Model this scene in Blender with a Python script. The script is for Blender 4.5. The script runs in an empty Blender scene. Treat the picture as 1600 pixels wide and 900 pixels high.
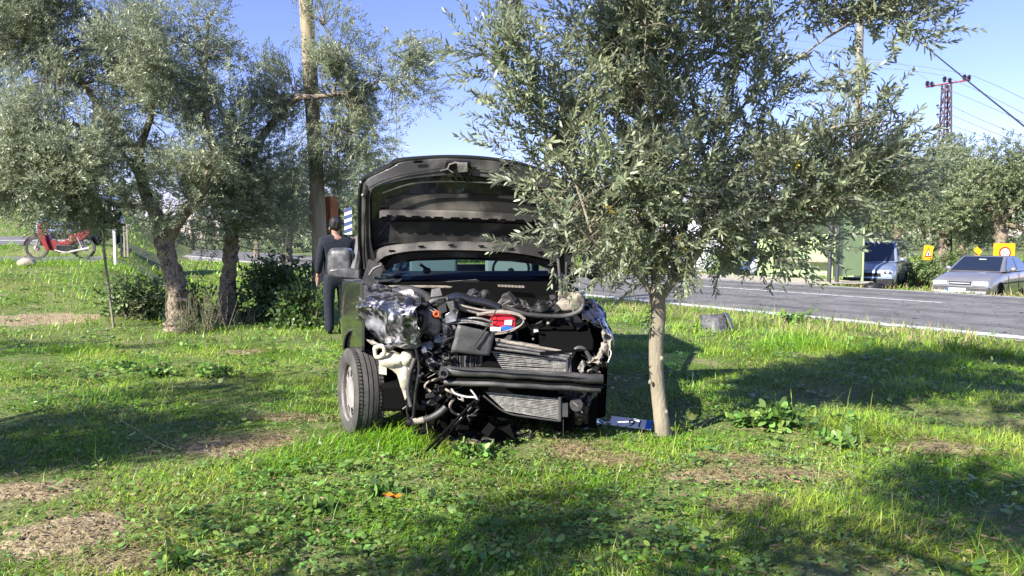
import bpy, math, random
import numpy as np
from mathutils import Vector, Matrix, Euler, noise as mn

# ------------------------------------------------------------------ camera
S = bpy.context.scene
COL = S.collection
FPX, HZ, CZ = 1180.0, 372.0, 1.42          # focal length in photo pixels, horizon row, eye height
TH = math.atan((450 - HZ) / FPX)
cd = bpy.data.cameras.new('camera'); cam = bpy.data.objects.new('camera', cd); COL.objects.link(cam)
cd.sensor_width = 36; cd.lens = FPX / 1600 * 36; cd.clip_end = 3000; cd.clip_start = 0.05
cam.location = (0, 0, CZ); cam.rotation_euler = (math.pi / 2 - TH, 0, 0); S.camera = cam
# ------------------------------------------------------------------ sky, sun, exposure
SUN = Vector((-1.80, -1.70, 1.62)).normalized()
el = math.asin(SUN.z); az = math.atan2(SUN.x, SUN.y)
w = bpy.data.worlds.new('World'); S.world = w; w.use_nodes = True
wn = w.node_tree.nodes; bg = wn['Background']
sky = wn.new('ShaderNodeTexSky'); sky.sky_type = 'NISHITA'; sky.sun_disc = False
sky.sun_elevation = el; sky.sun_rotation = az; sky.altitude = 0; sky.air_density = 1.0; sky.dust_density = 0.0; sky.ozone_density = 8.0
tint = wn.new('ShaderNodeMixRGB'); tint.blend_type = 'MULTIPLY'; tint.inputs[0].default_value = 1; tint.inputs[2].default_value = (1.26, .87, .99, 1)
w.node_tree.links.new(sky.outputs[0], tint.inputs[1]); w.node_tree.links.new(tint.outputs[0], bg.inputs[0]); bg.inputs[1].default_value = 0.102
sl = bpy.data.lights.new('sun', 'SUN'); sl.energy = 5.0; sl.angle = math.radians(0.5); sl.color = (1, .95, .86)
so = bpy.data.objects.new('sun', sl); COL.objects.link(so); so.rotation_euler = SUN.to_track_quat('Z', 'Y').to_euler()
S.view_settings.view_transform = 'Standard'; S.view_settings.look = 'None'
S.view_settings.exposure = 1.3; S.view_settings.gamma = 1
R = math.radians
rng = np.random.default_rng(11); random.seed(5)

# ------------------------------------------------------------------ helpers: places
def P(px, py, D):
    u = (px - 800) / FPX; v = (450 - py) / FPX
    d = Vector((u, math.cos(TH) + v * math.sin(TH), -math.sin(TH) + v * math.cos(TH)))
    return Vector((0, 0, CZ)) + d * (D / d.y)
def ss(a, b, x):
    t = np.clip((x - a) / (b - a), 0, 1); return t * t * (3 - 2 * t)
RZ = -0.08; P1, PC, P2 = 12.54, 18.05, 21.5
def gh(x, y):
    x = np.asarray(x, float); y = np.asarray(y, float)
    p = .831 * x + .556 * y
    z = 0.02 * np.sin(x * 1.7 + 1) * np.sin(y * 1.3) + 0.015 * np.sin(x * 3.1 + y * 2.3) + .03 * np.sin(x * .6) * np.cos(y * .5)
    z = z * (1 - ss(9, 12, p) * (1 - ss(24, 27, p)))
    z = z + .07 * np.exp(-((x - 3.2) ** 2 + (y - 7.5) ** 2) / 6) 
    z = z - .07 * ss(7, 11.8, p)
    z = z - .16 * ss(P1 - .35, P1 - .05, p)
    z = z + .10 * ss(P2 + .1, P2 + .5, p)
    z = z - .42 * ss(P2 + .8, P2 + 2.0, p) * ss(9.6, 11.2, x + (y - 24) * .1)
    far = ss(45, 70, np.hypot(x, y)); z = z * (1 - far) - .45 * far
    u = -x / np.maximum(y, 4)
    m = ss(.43, .54, u) * ss(11, 17.5, y)
    mh = .8 + .35 * ss(24.3, 25.2, y) + .35 * ss(27, 42, y) + 3.2 * ss(44, 75, y) + 4 * ss(75, 200, y)
    return z * (1 - m) + mh * m
def g1(x, y): return float(gh(x, y))
def G(px, py, dz=0):
    lo = 2.2
    while lo < 300:
        q = P(px, py, lo)
        if q.z <= g1(q.x, q.y): break
        lo *= 1.004
    return Vector((q.x, q.y, g1(q.x, q.y) + dz))

# ------------------------------------------------------------------ helpers: materials
def mat(name, col=(.5, .5, .5), rough=.6, metal=0, coat=0, col2=None, scale=8, detail=6, lo=.4, hi=.6, bump=0, bscale=None, spec=.5, trans=0, isl=0, col3=None, stretch=None, back=None, nrm=None):
    m = bpy.data.materials.new(name); m.use_nodes = True; nt = m.node_tree; n = nt.nodes; L = nt.links.new
    b = n['Principled BSDF']; b.inputs['Roughness'].default_value = rough; b.inputs['Metallic'].default_value = metal
    b.inputs['Coat Weight'].default_value = coat; b.inputs['Specular IOR Level'].default_value = spec; b.inputs['Coat Roughness'].default_value = .05
    b.inputs['Base Color'].default_value = (*col, 1)
    tc = n.new('ShaderNodeTexCoord'); src = tc.outputs['Object']
    if stretch:
        mp = n.new('ShaderNodeMapping'); mp.inputs['Scale'].default_value = stretch; L(src, mp.inputs[0]); src = mp.outputs[0]
    out = None
    if col2 is not None:
        t = n.new('ShaderNodeTexNoise'); t.inputs['Scale'].default_value = scale; t.inputs['Detail'].default_value = detail; L(src, t.inputs['Vector'])
        r = n.new('ShaderNodeValToRGB'); r.color_ramp.elements[0].position = lo; r.color_ramp.elements[1].position = hi
        r.color_ramp.elements[0].color = (*col, 1); r.color_ramp.elements[1].color = (*col2, 1); L(t.outputs[0], r.inputs[0]); out = r.outputs[0]
        if col3 is not None:
            t3 = n.new('ShaderNodeTexNoise'); t3.inputs['Scale'].default_value = scale * 5; t3.inputs['Detail'].default_value = 4; L(src, t3.inputs['Vector'])
            r3 = n.new('ShaderNodeValToRGB'); r3.color_ramp.elements[0].position = .5; r3.color_ramp.elements[1].position = .68
            L(t3.outputs[0], r3.inputs[0]); mx = n.new('ShaderNodeMixRGB'); L(r3.outputs[0], mx.inputs[0]); L(out, mx.inputs[1]); mx.inputs[2].default_value = (*col3, 1); out = mx.outputs[0]
    if isl:
        g = n.new('ShaderNodeNewGeometry'); hs = n.new('ShaderNodeHueSaturation')
        mr = n.new('ShaderNodeMapRange'); mr.inputs['To Min'].default_value = 1 - isl; mr.inputs['To Max'].default_value = 1 + isl * 1.3; L(g.outputs['Random Per Island'], mr.inputs[0]); L(mr.outputs[0], hs.inputs['Value'])
        mr2 = n.new('ShaderNodeMath'); mr2.operation = 'MULTIPLY'; mr2.inputs[1].default_value = 7.31; L(g.outputs['Random Per Island'], mr2.inputs[0])
        fr = n.new('ShaderNodeMath'); fr.operation = 'FRACT'; L(mr2.outputs[0], fr.inputs[0])
        mr3 = n.new('ShaderNodeMapRange'); mr3.inputs['To Min'].default_value = .47; mr3.inputs['To Max'].default_value = .52; L(fr.outputs[0], mr3.inputs[0]); L(mr3.outputs[0], hs.inputs['Hue'])
        if out is None: hs.inputs['Color'].default_value = (*col, 1)
        else: L(out, hs.inputs['Color'])
        out = hs.outputs[0]
        if back is not None:
            mx = n.new('ShaderNodeMixRGB'); L(g.outputs['Backfacing'], mx.inputs[0]); L(out, mx.inputs[1]); mx.inputs[2].default_value = (*back, 1); out = mx.outputs[0]
    if out is not None: L(out, b.inputs['Base Color'])
    if bump:
        t2 = n.new('ShaderNodeTexNoise'); t2.inputs['Scale'].default_value = bscale or scale * 2; t2.inputs['Detail'].default_value = 8; L(src, t2.inputs['Vector'])
        bp = n.new('ShaderNodeBump'); bp.inputs['Strength'].default_value = min(1, bump); bp.inputs['Distance'].default_value = .02 * max(1, bump); L(t2.outputs[0], bp.inputs['Height']); L(bp.outputs[0], b.inputs['Normal'])
    if trans:
        tr = n.new('ShaderNodeBsdfTranslucent'); ms = n.new('ShaderNodeMixShader'); ms.inputs[0].default_value = trans
        if out is not None:
            L(out, tr.inputs[0])
        else: tr.inputs[0].default_value = (*col, 1)
        L(b.outputs[0], ms.inputs[1]); L(tr.outputs[0], ms.inputs[2]); L(ms.outputs[0], n['Material Output'].inputs[0])
    return m
def glassmat(name, tint, mixv=.5):
    m = bpy.data.materials.new(name); m.use_nodes = True; nt = m.node_tree; n = nt.nodes; L = nt.links.new
    b = n['Principled BSDF']; b.inputs['Base Color'].default_value = (*tint, 1); b.inputs['Roughness'].default_value = .04
    t = n.new('ShaderNodeBsdfTransparent'); t.inputs[0].default_value = (.75, .85, .85, 1); ms = n.new('ShaderNodeMixShader'); ms.inputs[0].default_value = mixv
    L(b.outputs[0], ms.inputs[1]); L(t.outputs[0], ms.inputs[2]); L(ms.outputs[0], n['Material Output'].inputs[0]); return m
M = dict(
    paint=mat('black_paint', (.012, .012, .016), .22, 0, 1, (.03, .03, .032), 3, lo=.5, hi=.8),
    crumple=mat('crumpled_paint', (.02, .02, .024), .28, .35, 1, (.34, .34, .38), 5, 9, .52, .66, .35, 9, col3=(.42, .42, .46)),
    dusty=mat('dusty_black', (.035, .034, .034), .5, 0, 0, (.11, .105, .095), 7, 8, .42, .72, .15, 60),
    hoodin=mat('hood_underside', (.024, .023, .023), .42, 0, .15, (.13, .125, .115), 5, 9, .48, .8, .1, 80),
    hoodpan=mat('hood_panel_dusty', (.026, .025, .024), .5, 0, 0, (.24, .22, .19), 3.2, 9, .5, .8, .1, 60),
    black=mat('black_plastic', (.010, .010, .010), .5, 0, 0, (.035, .032, .028), 12, 6, .5, .8, .1, 60, spec=.3),
    void=mat('shade_and_black_parts', (.004, .004, .004), .9, spec=.08),  # near-black: deep shade of bay and gaps put into colour, also black parts
    grey=mat('grey_plastic', (.045, .044, .044), .5, 0, 0, (.075, .072, .07), 10, 6, .4, .7, .1, 80),
    alloy=mat('dirty_alloy', (.16, .15, .14), .45, .5, 0, (.38, .36, .33), 14, 8, .4, .65, .3, 50),
    beige=mat('dusty_beige', (.30, .26, .21), .75, 0, 0, (.14, .12, .1), 16, 8, .45, .7, .3, 40),
    cream=mat('cream_plastic', (.62, .58, .47), .5, 0, 0, (.36, .31, .22), 11, 7, .45, .75, .1, 30, trans=.15),
    rad=mat('radiator_fins', (.22, .21, .19), .5, .3, 0, (.42, .4, .36), 30, 8, .4, .65, .3, 120),
    rubber=mat('tyre_rubber', (.05, .047, .043), .85, 0, 0, (.1, .092, .08), 9, 8, .4, .7, .2, 90),
    rim=mat('dusty_rim', (.42, .39, .37), .5, .3, 0, (.24, .21, .19), 8, 6, .4, .7),
    red=mat('red_plastic', (.62, .012, .03), .35), white=mat('white_plastic', (.75, .75, .75), .4),
    orange=mat('orange_plastic', (.85, .12, .02), .4), wire=mat('white_cable', (.6, .58, .55), .5),
    mirror=mat('mirror_shell', (.06, .06, .063), .42, .2, .2, (.17, .165, .16), 20, 6, .4, .7, .1, 120),
    glass=glassmat('windscreen_glass', (.004, .012, .03), .68), dglass=mat('dark_glass', (.012, .018, .03), .04, 0, 1),
    cabin=mat('cabin_trim', (.02, .025, .035), .7),
    asphalt=mat('asphalt', (.105, .102, .095), .92, 0, 0, (.18, .174, .163), 1.1, 10, .35, .7, .5, 60, col3=(.2, .19, .185)),
    line=mat('road_paint', (.72, .71, .68), .7, 0, 0, (.3, .29, .28), 7, 10, .5, .68, .3, 60),
    gravel=mat('dusty_gravel', (.24, .21, .17), .95, 0, 0, (.34, .31, .26), 6, 9, .4, .65, .8, 60),
    concrete=mat('concrete', (.42, .37, .31), .9, 0, 0, (.33, .29, .25), 2, 9, .4, .65, .3, 30),
    bark=mat('olive_bark', (.235, .18, .125), .95, 0, 0, (.055, .042, .03), 9, 10, .44, .62, 1.5, 22, col3=(.42, .36, .28)),
    barky=mat('young_bark', (.27, .235, .165), .85, 0, 0, (.14, .12, .085), 6, 9, .45, .7, .5, 50, stretch=(1, 1, .35)),
    twig=mat('twig_bark', (.17, .14, .10), .9),
    wood=mat('pole_wood', (.34, .275, .175), .85, 0, 0, (.21, .18, .12), 7, 9, .4, .65, .4, 30, stretch=(3, 3, .25)),
    leaf=mat('olive_leaf', (.18, .22, .12), .42, 0, 0, (.30, .33, .20), 1.6, 3, .35, .7, spec=.6, trans=.33, isl=.42, back=(.30, .34, .235)),
    leafd=mat('olive_leaf_distant', (.13, .17, .075), .5, 0, 0, (.21, .25, .12), .8, 3, .35, .7, trans=.22, isl=.45, back=(.22, .26, .17)),
    leafy=mat('yellow_leaf', (.42, .34, .04), .5, trans=.3, isl=.3),
    bush=mat('bush_leaf', (.055, .115, .025), .4, 0, 0, (.11, .17, .045), 2, 3, .35, .7, trans=.3, isl=.4, back=(.13, .19, .08)),
    fruit=mat('olive_fruit', (.022, .012, .025), .3),
    grass=mat('grass_blade', (.17, .35, .022), .4, 0, 0, (.31, .42, .06), .9, 4, .42, .66, trans=.38, isl=.4),
    drygrass=mat('dry_grass', (.38, .31, .16), .8, 0, 0, (.3, .27, .12), 2, 3, trans=.25, isl=.35),
    weed=mat('weed_leaf', (.12, .25, .04), .42, 0, 0, (.20, .32, .085), 1.2, 4, .4, .65, trans=.33, isl=.4, back=(.16, .25, .08)),
    cover=mat('ground_cover_leaf', (.10, .17, .045), .55, 0, 0, (.19, .22, .1), 1.5, 4, .4, .65, trans=.25, isl=.4),
    soil=mat('soil', (.085, .13, .02), .95, 0, 0, (.17, .17, .06), .8, 10, .45, .7, .8, 40, col3=(.18, .18, .075)),
    dirt=mat('bare_dirt', (.23, .175, .095), .97, 0, 0, (.38, .30, .17), 14, 12, .4, .62, 2.2, 38, col3=(.46, .36, .24)),
    litter=mat('dead_leaf', (.16, .12, .06), .8, isl=.5), tyremark=mat('worn_asphalt', (.085, .082, .077), .9, 0, 0, (.15, .145, .137), .7, 10, .4, .62, .4, 60),
    shelter=mat('green_paint', (.38, .50, .22), .55, 0, 0, (.32, .43, .19), 1.3, 9, .45, .7, .05, 30),
    steel=mat('dark_steel', (.06, .062, .07), .5, .3), rust=mat('rust', (.38, .13, .04), .85, 0, 0, (.22, .09, .04), 6, 8, .4, .65),
    lattice=mat('pylon_steel', (.07, .04, .045), .7), insul=mat('insulator', (.05, .025, .035), .3),
    wire2=mat('power_cable', (.16, .17, .21), .6), wire3=mat('black_cable', (.02, .02, .03), .6),
    concp=mat('concrete_pole', (.27, .245, .2), .9, 0, 0, (.2, .18, .15), 4, 8),
    roofg=mat('grey_roofing', (.34, .36, .36), .8, 0, 0, (.26, .27, .27), 2, 8), wallw=mat('white_wall', (.72, .74, .78), .8, 0, 0, (.6, .62, .66), 2, 8),
    vanblue=mat('blue_silver_paint', (.24, .31, .43), .3, .5, 1, (.30, .36, .46), 1, 3), sedan=mat('grey_paint', (.30, .305, .31), .3, .5, 1, (.27, .265, .26), 1, 3),
    chrome=mat('lamp_glass', (.6, .62, .64), .15, .3, 1), plate=mat('plate_white', (.75, .75, .75), .4), pblue=mat('plate_blue', (.02, .13, .5), .4), ink=mat('black_ink', (.02, .02, .02), .5),
    signo=mat('orange_sign', (.95, .42, .01), .5), signr=mat('sign_red', (.6, .02, .02), .5), navy=mat('navy_cloth', (.007, .010, .018), .95, 0, 0, (.014, .018, .028), 30, 6), jeans=mat('dark_trousers', (.007, .010, .018), .95, 0, 0, (.014, .02, .03), 25, 6),
    skin=mat('skin', (.38, .21, .14), .6), hair=mat('dark_hair', (.012, .009, .008), .6), shoe=mat('shoe_leather', (.01, .01, .01), .5), maroon=mat('maroon_cloth', (.05, .02, .025), .9, 0, 0, (.2, .16, .17), 28, 3, .52, .6),
    mred=mat('motorcycle_red', (.22, .006, .012), .35, 0, .6), seat=mat('seat_vinyl', (.015, .018, .03), .5), stone=mat('pale_stone', (.42, .36, .27), .9, 0, 0, (.3, .26, .2), 9, 9, .4, .65, .6, 30),
)

# ------------------------------------------------------------------ helpers: objects
ORG = {}
def T(o, label=None, cat=None, group=None, kind=None):
    if label: o['label'] = label
    if cat: o['category'] = cat
    if group: o['group'] = group
    if kind: o['kind'] = kind
    return o
def thing(name, label, cat, loc=(0, 0, 0), rz=0, group=None, world=True):
    o = bpy.data.objects.new(name, None); COL.objects.link(o); o.location = loc; o.rotation_euler = (0, 0, rz); o.empty_display_size = .2
    if world and rz == 0: ORG[o.name] = Vector(loc)
    return T(o, label, cat, group)
def link(name, me, parent=None, m=None):
    o = bpy.data.objects.new(name, me); COL.objects.link(o)
    if parent is not None:
        o.parent = parent
        if parent.name in ORG: ORG[o.name] = ORG[parent.name]
    if m is not None: me.materials.append(m)
    return o
def npmesh(name, V, F, m, parent=None, smooth=False, org=None):
    V = np.asarray(V, np.float32)
    if parent is not None and parent.name in ORG: V = V - np.array(ORG[parent.name], np.float32)
    me = bpy.data.meshes.new(name); F = np.asarray(F, np.int32); k = F.shape[1]
    me.vertices.add(len(V)); me.vertices.foreach_set('co', V.ravel())
    me.loops.add(F.size); me.loops.foreach_set('vertex_index', F.ravel())
    me.polygons.add(len(F)); me.polygons.foreach_set('loop_start', np.arange(0, F.size, k, dtype=np.int32)); me.polygons.foreach_set('loop_total', np.full(len(F), k, np.int32))
    if smooth: me.polygons.foreach_set('use_smooth', np.ones(len(F), bool))
    me.update(calc_edges=True); return link(name, me, parent, m)
class MB:
    def __init__(s): s.v = []; s.f = []
    def add(s, v, f):
        b = len(s.v); s.v += [tuple(q) for q in v]; s.f += [tuple(b + i for i in q) for q in f]; return s
    def box(s, c, d, rot=None, top=None):
        tx, ty = top or (1, 1); v = []
        for z in (-.5, .5):
            for x, y in ((-.5, -.5), (.5, -.5), (.5, .5), (-.5, .5)):
                k = (tx, ty) if z > 0 else (1, 1); v.append(Vector((x * d[0] * k[0], y * d[1] * k[1], z * d[2])))
        if rot: e = Euler(rot).to_matrix(); v = [e @ q for q in v]
        c = Vector(c); return s.add([q + c for q in v], [(3, 2, 1, 0), (4, 5, 6, 7), (0, 1, 5, 4), (1, 2, 6, 5), (2, 3, 7, 6), (3, 0, 4, 7)])
    def tube(s, pts, r, n=8, caps=True, nz=0, fl=1.0):
        pts = [Vector(p) for p in pts]; k = len(pts); rs = list(r) if hasattr(r, '__len__') else [r] * k
        v = []; u = None
        for i, p in enumerate(pts):
            t = (pts[min(i + 1, k - 1)] - pts[max(i - 1, 0)]).normalized()
            if u is None: u = t.orthogonal().normalized()
            u = (u - t * u.dot(t)); u = u.normalized() if u.length > 1e-6 else t.orthogonal().normalized(); w_ = t.cross(u)
            for j in range(n):
                a = 2 * math.pi * j / n; rr = rs[i]
                d = u * math.cos(a) + w_ * math.sin(a) * fl
                if nz: rr *= 1 + nz * (mn.noise((p + d * rr) * (1.1 / max(rs[i], .02))) + .6 * mn.noise((p + d * rr) * (2.9 / max(rs[i], .02))))
                v.append(p + d * rr)
        f = [(i * n + j, i * n + (j + 1) % n, (i + 1) * n + (j + 1) % n, (i + 1) * n + j) for i in range(k - 1) for j in range(n)]
        if caps: f += [tuple(range(n - 1, -1, -1)), tuple((k - 1) * n + j for j in range(n))]
        return s.add(v, f)
    def lathe(s, prof, c, axis=(0, 0, 1), n=24, cl=False):
        q = Vector((0, 0, 1)).rotation_difference(Vector(axis)); c = Vector(c); v = []
        for r, h in prof:
            for j in range(n):
                a = 2 * math.pi * j / n; v.append(c + q @ Vector((r * math.cos(a), r * math.sin(a), h)))
        k = len(prof); f = [(i * n + j, i * n + (j + 1) % n, (i + 1) % k * n + (j + 1) % n, (i + 1) % k * n + j) for i in range(k if cl else k - 1) for j in range(n)]
        if not cl: f += [tuple(range(n - 1, -1, -1)), tuple((k - 1) * n + j for j in range(n))]
        return s.add(v, f)
    def plate(s, pts, th, d):
        pts = [Vector(p) for p in pts]; d = Vector(d).normalized() * th; n = len(pts)
        return s.add(pts + [p + d for p in pts], [tuple(range(n)), tuple(range(2 * n - 1, n - 1, -1))] + [(i, n + i, n + (i + 1) % n, (i + 1) % n) for i in range(n)])
    def strip(s, A, B, th, d):          # band between two polylines, with thickness
        A = [Vector(p) for p in A]; B = [Vector(p) for p in B]; d = Vector(d).normalized() * th; n = len(A)
        v = A + B + [p + d for p in A] + [p + d for p in B]; f = []
        for i in range(n - 1):
            f += [(i, i + 1, n + i + 1, n + i), (2 * n + i, 3 * n + i, 3 * n + i + 1, 2 * n + i + 1), (i, 2 * n + i, 2 * n + i + 1, i + 1), (n + i, n + i + 1, 3 * n + i + 1, 3 * n + i)]
        f += [(0, n, 3 * n, 2 * n), (n - 1, 3 * n - 1, 4 * n - 1, 2 * n - 1)]
        return s.add(v, f)
    def grid(s, fn, nu, nv):
        v = [fn(i / nu, j / nv) for j in range(nv + 1) for i in range(nu + 1)]
        return s.add(v, [(j * (nu + 1) + i, j * (nu + 1) + i + 1, (j + 1) * (nu + 1) + i + 1, (j + 1) * (nu + 1) + i) for j in range(nv) for i in range(nu)])
    def ball(s, c, r, n=12, m=8, nz=0):
        c = Vector(c); r = (r, r, r) if not hasattr(r, '__len__') else r; v = [c + Vector((0, 0, -r[2]))]; f = []
        for i in range(1, m):
            for j in range(n):
                a, b = math.pi * i / m - math.pi / 2, 2 * math.pi * j / n; d = Vector((math.cos(a) * math.cos(b), math.cos(a) * math.sin(b), math.sin(a)))
                k = 1 + nz * mn.noise(d * 2 + c * 3); v.append(c + Vector((d.x * r[0], d.y * r[1], d.z * r[2])) * k)
        v.append(c + Vector((0, 0, r[2])))
        for j in range(n): f.append((0, 1 + (j + 1) % n, 1 + j)); f.append((len(v) - 1, 1 + (m - 2) * n + j, 1 + (m - 2) * n + (j + 1) % n))
        for i in range(m - 2):
            for j in range(n): f.append((1 + i * n + j, 1 + i * n + (j + 1) % n, 1 + (i + 1) * n + (j + 1) % n, 1 + (i + 1) * n + j))
        return s.add(v, f)
    def build(s, name, m, parent=None, smooth=35, bevel=0, label=None, kind=None, fix=True):
        org = ORG.get(parent.name) if parent is not None else None
        v = [Vector(q) - org for q in s.v] if org is not None else s.v
        me = bpy.data.meshes.new(name); me.from_pydata(v, [], s.f); me.update()
        if smooth:
            me.polygons.foreach_set('use_smooth', [True] * len(me.polygons)); me.set_sharp_from_angle(angle=R(smooth))
        if isinstance(m, str): m = M[m]
        o = link(name, me, parent, m)
        if bevel:
            b = o.modifiers.new('bevel', 'BEVEL'); b.width = bevel; b.segments = 2; b.limit_method = 'ANGLE'
        if label: o['label'] = label
        if kind: o['kind'] = kind
        return o
def copytree(o, parent=None):
    c = o.copy(); COL.objects.link(c)
    if parent is not None: c.parent = parent
    for ch in list(o.children): copytree(ch, c)
    return c
def textmesh(s_, size, m, parent, Mx, name='lettering', ext=.001):
    cu = bpy.data.curves.new('t', 'FONT'); cu.body = s_; cu.size = size; cu.extrude = ext; cu.align_x = 'CENTER'; cu.align_y = 'CENTER'
    to = bpy.data.objects.new('t', cu); COL.objects.link(to); dg = bpy.context.evaluated_depsgraph_get(); me = bpy.data.meshes.new_from_object(to.evaluated_get(dg))
    bpy.data.objects.remove(to); bpy.data.curves.remove(cu)
    if parent is not None and parent.name in ORG: Mx = Matrix.Translation(-ORG[parent.name]) @ Mx
    me.transform(Mx); me.materials.clear(); return link(name, me, parent, M[m])

# ------------------------------------------------------------------ helpers: leaves
def nrmz(a): return a / np.maximum(np.linalg.norm(a, axis=-1, keepdims=True), 1e-9)
def leafgeo(pos, d, nr, L, W, seg=1, bend=.1):
    N = len(pos); side = nrmz(np.cross(d, nr)); nr = np.cross(side, d); L = np.broadcast_to(np.asarray(L, float), (N,))[:, None]; W = np.broadcast_to(np.asarray(W, float), (N,))[:, None]
    rows = {0: [(0, 1), (.55, .75), (1, 0)], 1: [(0, 0), (.48, 1), (1, 0)], 2: [(0, 0), (.32, 1), (.72, .78), (1, 0)], 3: [(0, 0), (.25, .8), (.6, 1), (.9, .55), (1, 0)]}[seg]
    V = []; idx = []
    for t, w_ in rows:
        c = pos + d * L * t - nr * (bend * L * t * t)
        if w_ == 0: idx.append((len(V),)); V.append(c)
        else: idx.append((len(V), len(V) + 1)); V.append(c - side * W * w_ / 2); V.append(c + side * W * w_ / 2)
    T_ = []
    for a, b in zip(idx[:-1], idx[1:]):
        if len(a) == 1 and len(b) == 2: T_.append((a[0], b[1], b[0]))
        elif len(a) == 2 and len(b) == 2: T_ += [(a[0], a[1], b[1]), (a[0], b[1], b[0])]
        elif len(a) == 2: T_.append((a[0], a[1], b[0]))
    k = len(V); V = np.stack(V, 1).reshape(-1, 3); F = (np.arange(N)[:, None, None] * k + np.array(T_)[None]).reshape(-1, 3); return V, F
def sprays(O, Dv, Ls, nl, lL, lW, seg=1, ang=52, sag=.12, jit=.35, rg=rng, bend=.12):
    S_ = len(O); j = np.arange(nl); t = (j // 2 * 2 + 1.5) / (nl + 1); Dv = nrmz(Dv)
    hlp = np.where(np.abs(Dv[:, 2:3]) < .9, np.array([[0, 0, 1.]]), np.array([[1., 0, 0]])); a = nrmz(np.cross(Dv, hlp)); b = np.cross(Dv, a)
    phi = (j // 2) * 1.57 + (j % 2) * math.pi; phi = phi[None] + rg.uniform(0, 6.3, (S_, 1)) + rg.normal(0, .3, (S_, nl))
    rad = a[:, None] * np.cos(phi)[..., None] + b[:, None] * np.sin(phi)[..., None]
    an = np.radians(ang) * (1.15 - .55 * t)[None, :, None] + rg.normal(0, .15, (S_, nl, 1)); DD = np.broadcast_to(Dv[:, None], rad.shape)
    ld = nrmz(DD * np.cos(an) + rad * np.sin(an) + rg.normal(0, .1, rad.shape)); nr = nrmz(DD * np.sin(an) - rad * np.cos(an) + rg.normal(0, jit, rad.shape) + np.array([0, 0, .35]))
    pos = O[:, None] + DD * (Ls[:, None, None] * t[None, :, None]); pos = pos - np.array([0, 0, 1.]) * (sag * Ls[:, None, None] * (t ** 2)[None, :, None])
    n = S_ * nl; sc = rg.uniform(.7, 1.2, n); return leafgeo(pos.reshape(n, 3), ld.reshape(n, 3), nr.reshape(n, 3), lL * sc, lW * sc, seg, bend)
def subsample(clumps, n, nsub, r, rg=rng, lo=.25):
    c, d, i = sample(clumps, nsub, rg, lo); w_ = rg.gamma(1.2, 1, nsub); j = rg.choice(nsub, n, p=w_ / w_.sum()); dd = nrmz(d + rg.normal(0, .45, d.shape))
    q_ = rg.normal(0, 1, (n, 3)); q_ = q_ / np.maximum(1, np.linalg.norm(q_, axis=1, keepdims=True) / 1.5)
    return c[j] + q_ * r, dd[j], j
def sample(clumps, n, rg=rng, lo=.25):
    c = np.array([q[:3] for q in clumps]); r = np.array([q[3:6] for q in clumps]); wt = np.array([q[6] if len(q) > 6 else 1 for q in clumps]) * np.prod(r, 1) ** .75
    i = rg.choice(len(c), n, p=wt / wt.sum()); d = nrmz(rg.normal(size=(n, 3))); rr = rg.uniform(lo, 1.05, (n, 1)) ** .7
    return c[i] + d * r[i] * rr, d, i
# ------------------------------------------------------------------ the setting
def terrain():
    def ax(fine, a, b, far, n):
        c = np.arange(a, b, fine); e = np.geomspace(fine, far, n); return c, e
    xs = np.concatenate([-16 - np.cumsum(np.geomspace(.2, 110, 46))[::-1], np.arange(-16, 20, .14), 20 + np.cumsum(np.geomspace(.2, 110, 46))])
    ys = np.concatenate([-4 - np.cumsum(np.geomspace(.3, 60, 16))[::-1], np.arange(-4, 34, .14), 34 + np.cumsum(np.geomspace(.2, 130, 50))])
    X, Y = np.meshgrid(xs, ys); Z = gh(X, Y); near = np.exp(-((X) ** 2 + (Y - 5) ** 2) / 80)
    Z += near * .008 * (np.sin(X * 17 + np.sin(Y * 9) * 2) * np.sin(Y * 19 + np.sin(X * 11)))
    ny, nx = X.shape; V = np.stack([X, Y, Z], -1).reshape(-1, 3); i = np.arange(nx - 1)[None] + nx * np.arange(ny - 1)[:, None]; i = i.ravel()
    o = npmesh('ground', V, np.stack([i, i + 1, i + nx + 1, i + nx], 1), M['soil'], smooth=True); T(o, kind='structure')
terrain()
# road: long straight strip; p = across, s = along
def RD(p, s, z=RZ): return Vector((.831 * p - .556 * s, .556 * p + .831 * s, z))
mb = MB(); mb.grid(lambda u, v: RD(P1 - .22 + u * (P2 + .28 - P1), -60 + 560 * v), 8, 120)
a = [RD(P1 - .22, -60), RD(P1 - .22, 500)]; b = [RD(P1 - .6, -60, -.3), RD(P1 - .6, 500, -.5)]; mb.add([a[0], a[1], b[1], b[0]], [(0, 1, 2, 3)])
a = [RD(P2 + .06, -60), RD(P2 + .06, 500)]; b = [RD(P2 + .3, -60, -.3), RD(P2 + .3, 500, -.5)]; mb.add([a[0], a[1], b[1], b[0]], [(0, 1, 2, 3)])
T(mb.build('road', 'asphalt'), kind='structure')
def stripe(p0, p1, s0, s1, m='line', z=RZ + .004, n=60):
    mb = MB(); mb.grid(lambda u, v: RD(p0 + (p1 - p0) * u, s0 + (s1 - s0) * v, z), 1, n); return T(mb.build('road_marking', m), kind='structure')
stripe(P1 - .04, P1 + .34, -50, 400); stripe(P2 - .25, P2 - .12, -50, 400)
for a_, b_ in ((13.9, 14.35), (15.6, 16.1), (18.9, 19.3), (20.3, 20.7)): stripe(a_, b_, -30, 200, 'tyremark', RZ + .002)['label'] = 'darker wheel track worn into the asphalt'
stripe(15.0, 17.2, 1.5, 4.4, 'tyremark', RZ + .003, 4)
stripe(PC - .07, PC + .07, -9, 5.2); stripe(PC - .07, PC + .07, 9.0, 22); stripe(PC - .07, PC + .07, 25, 60)
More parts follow.
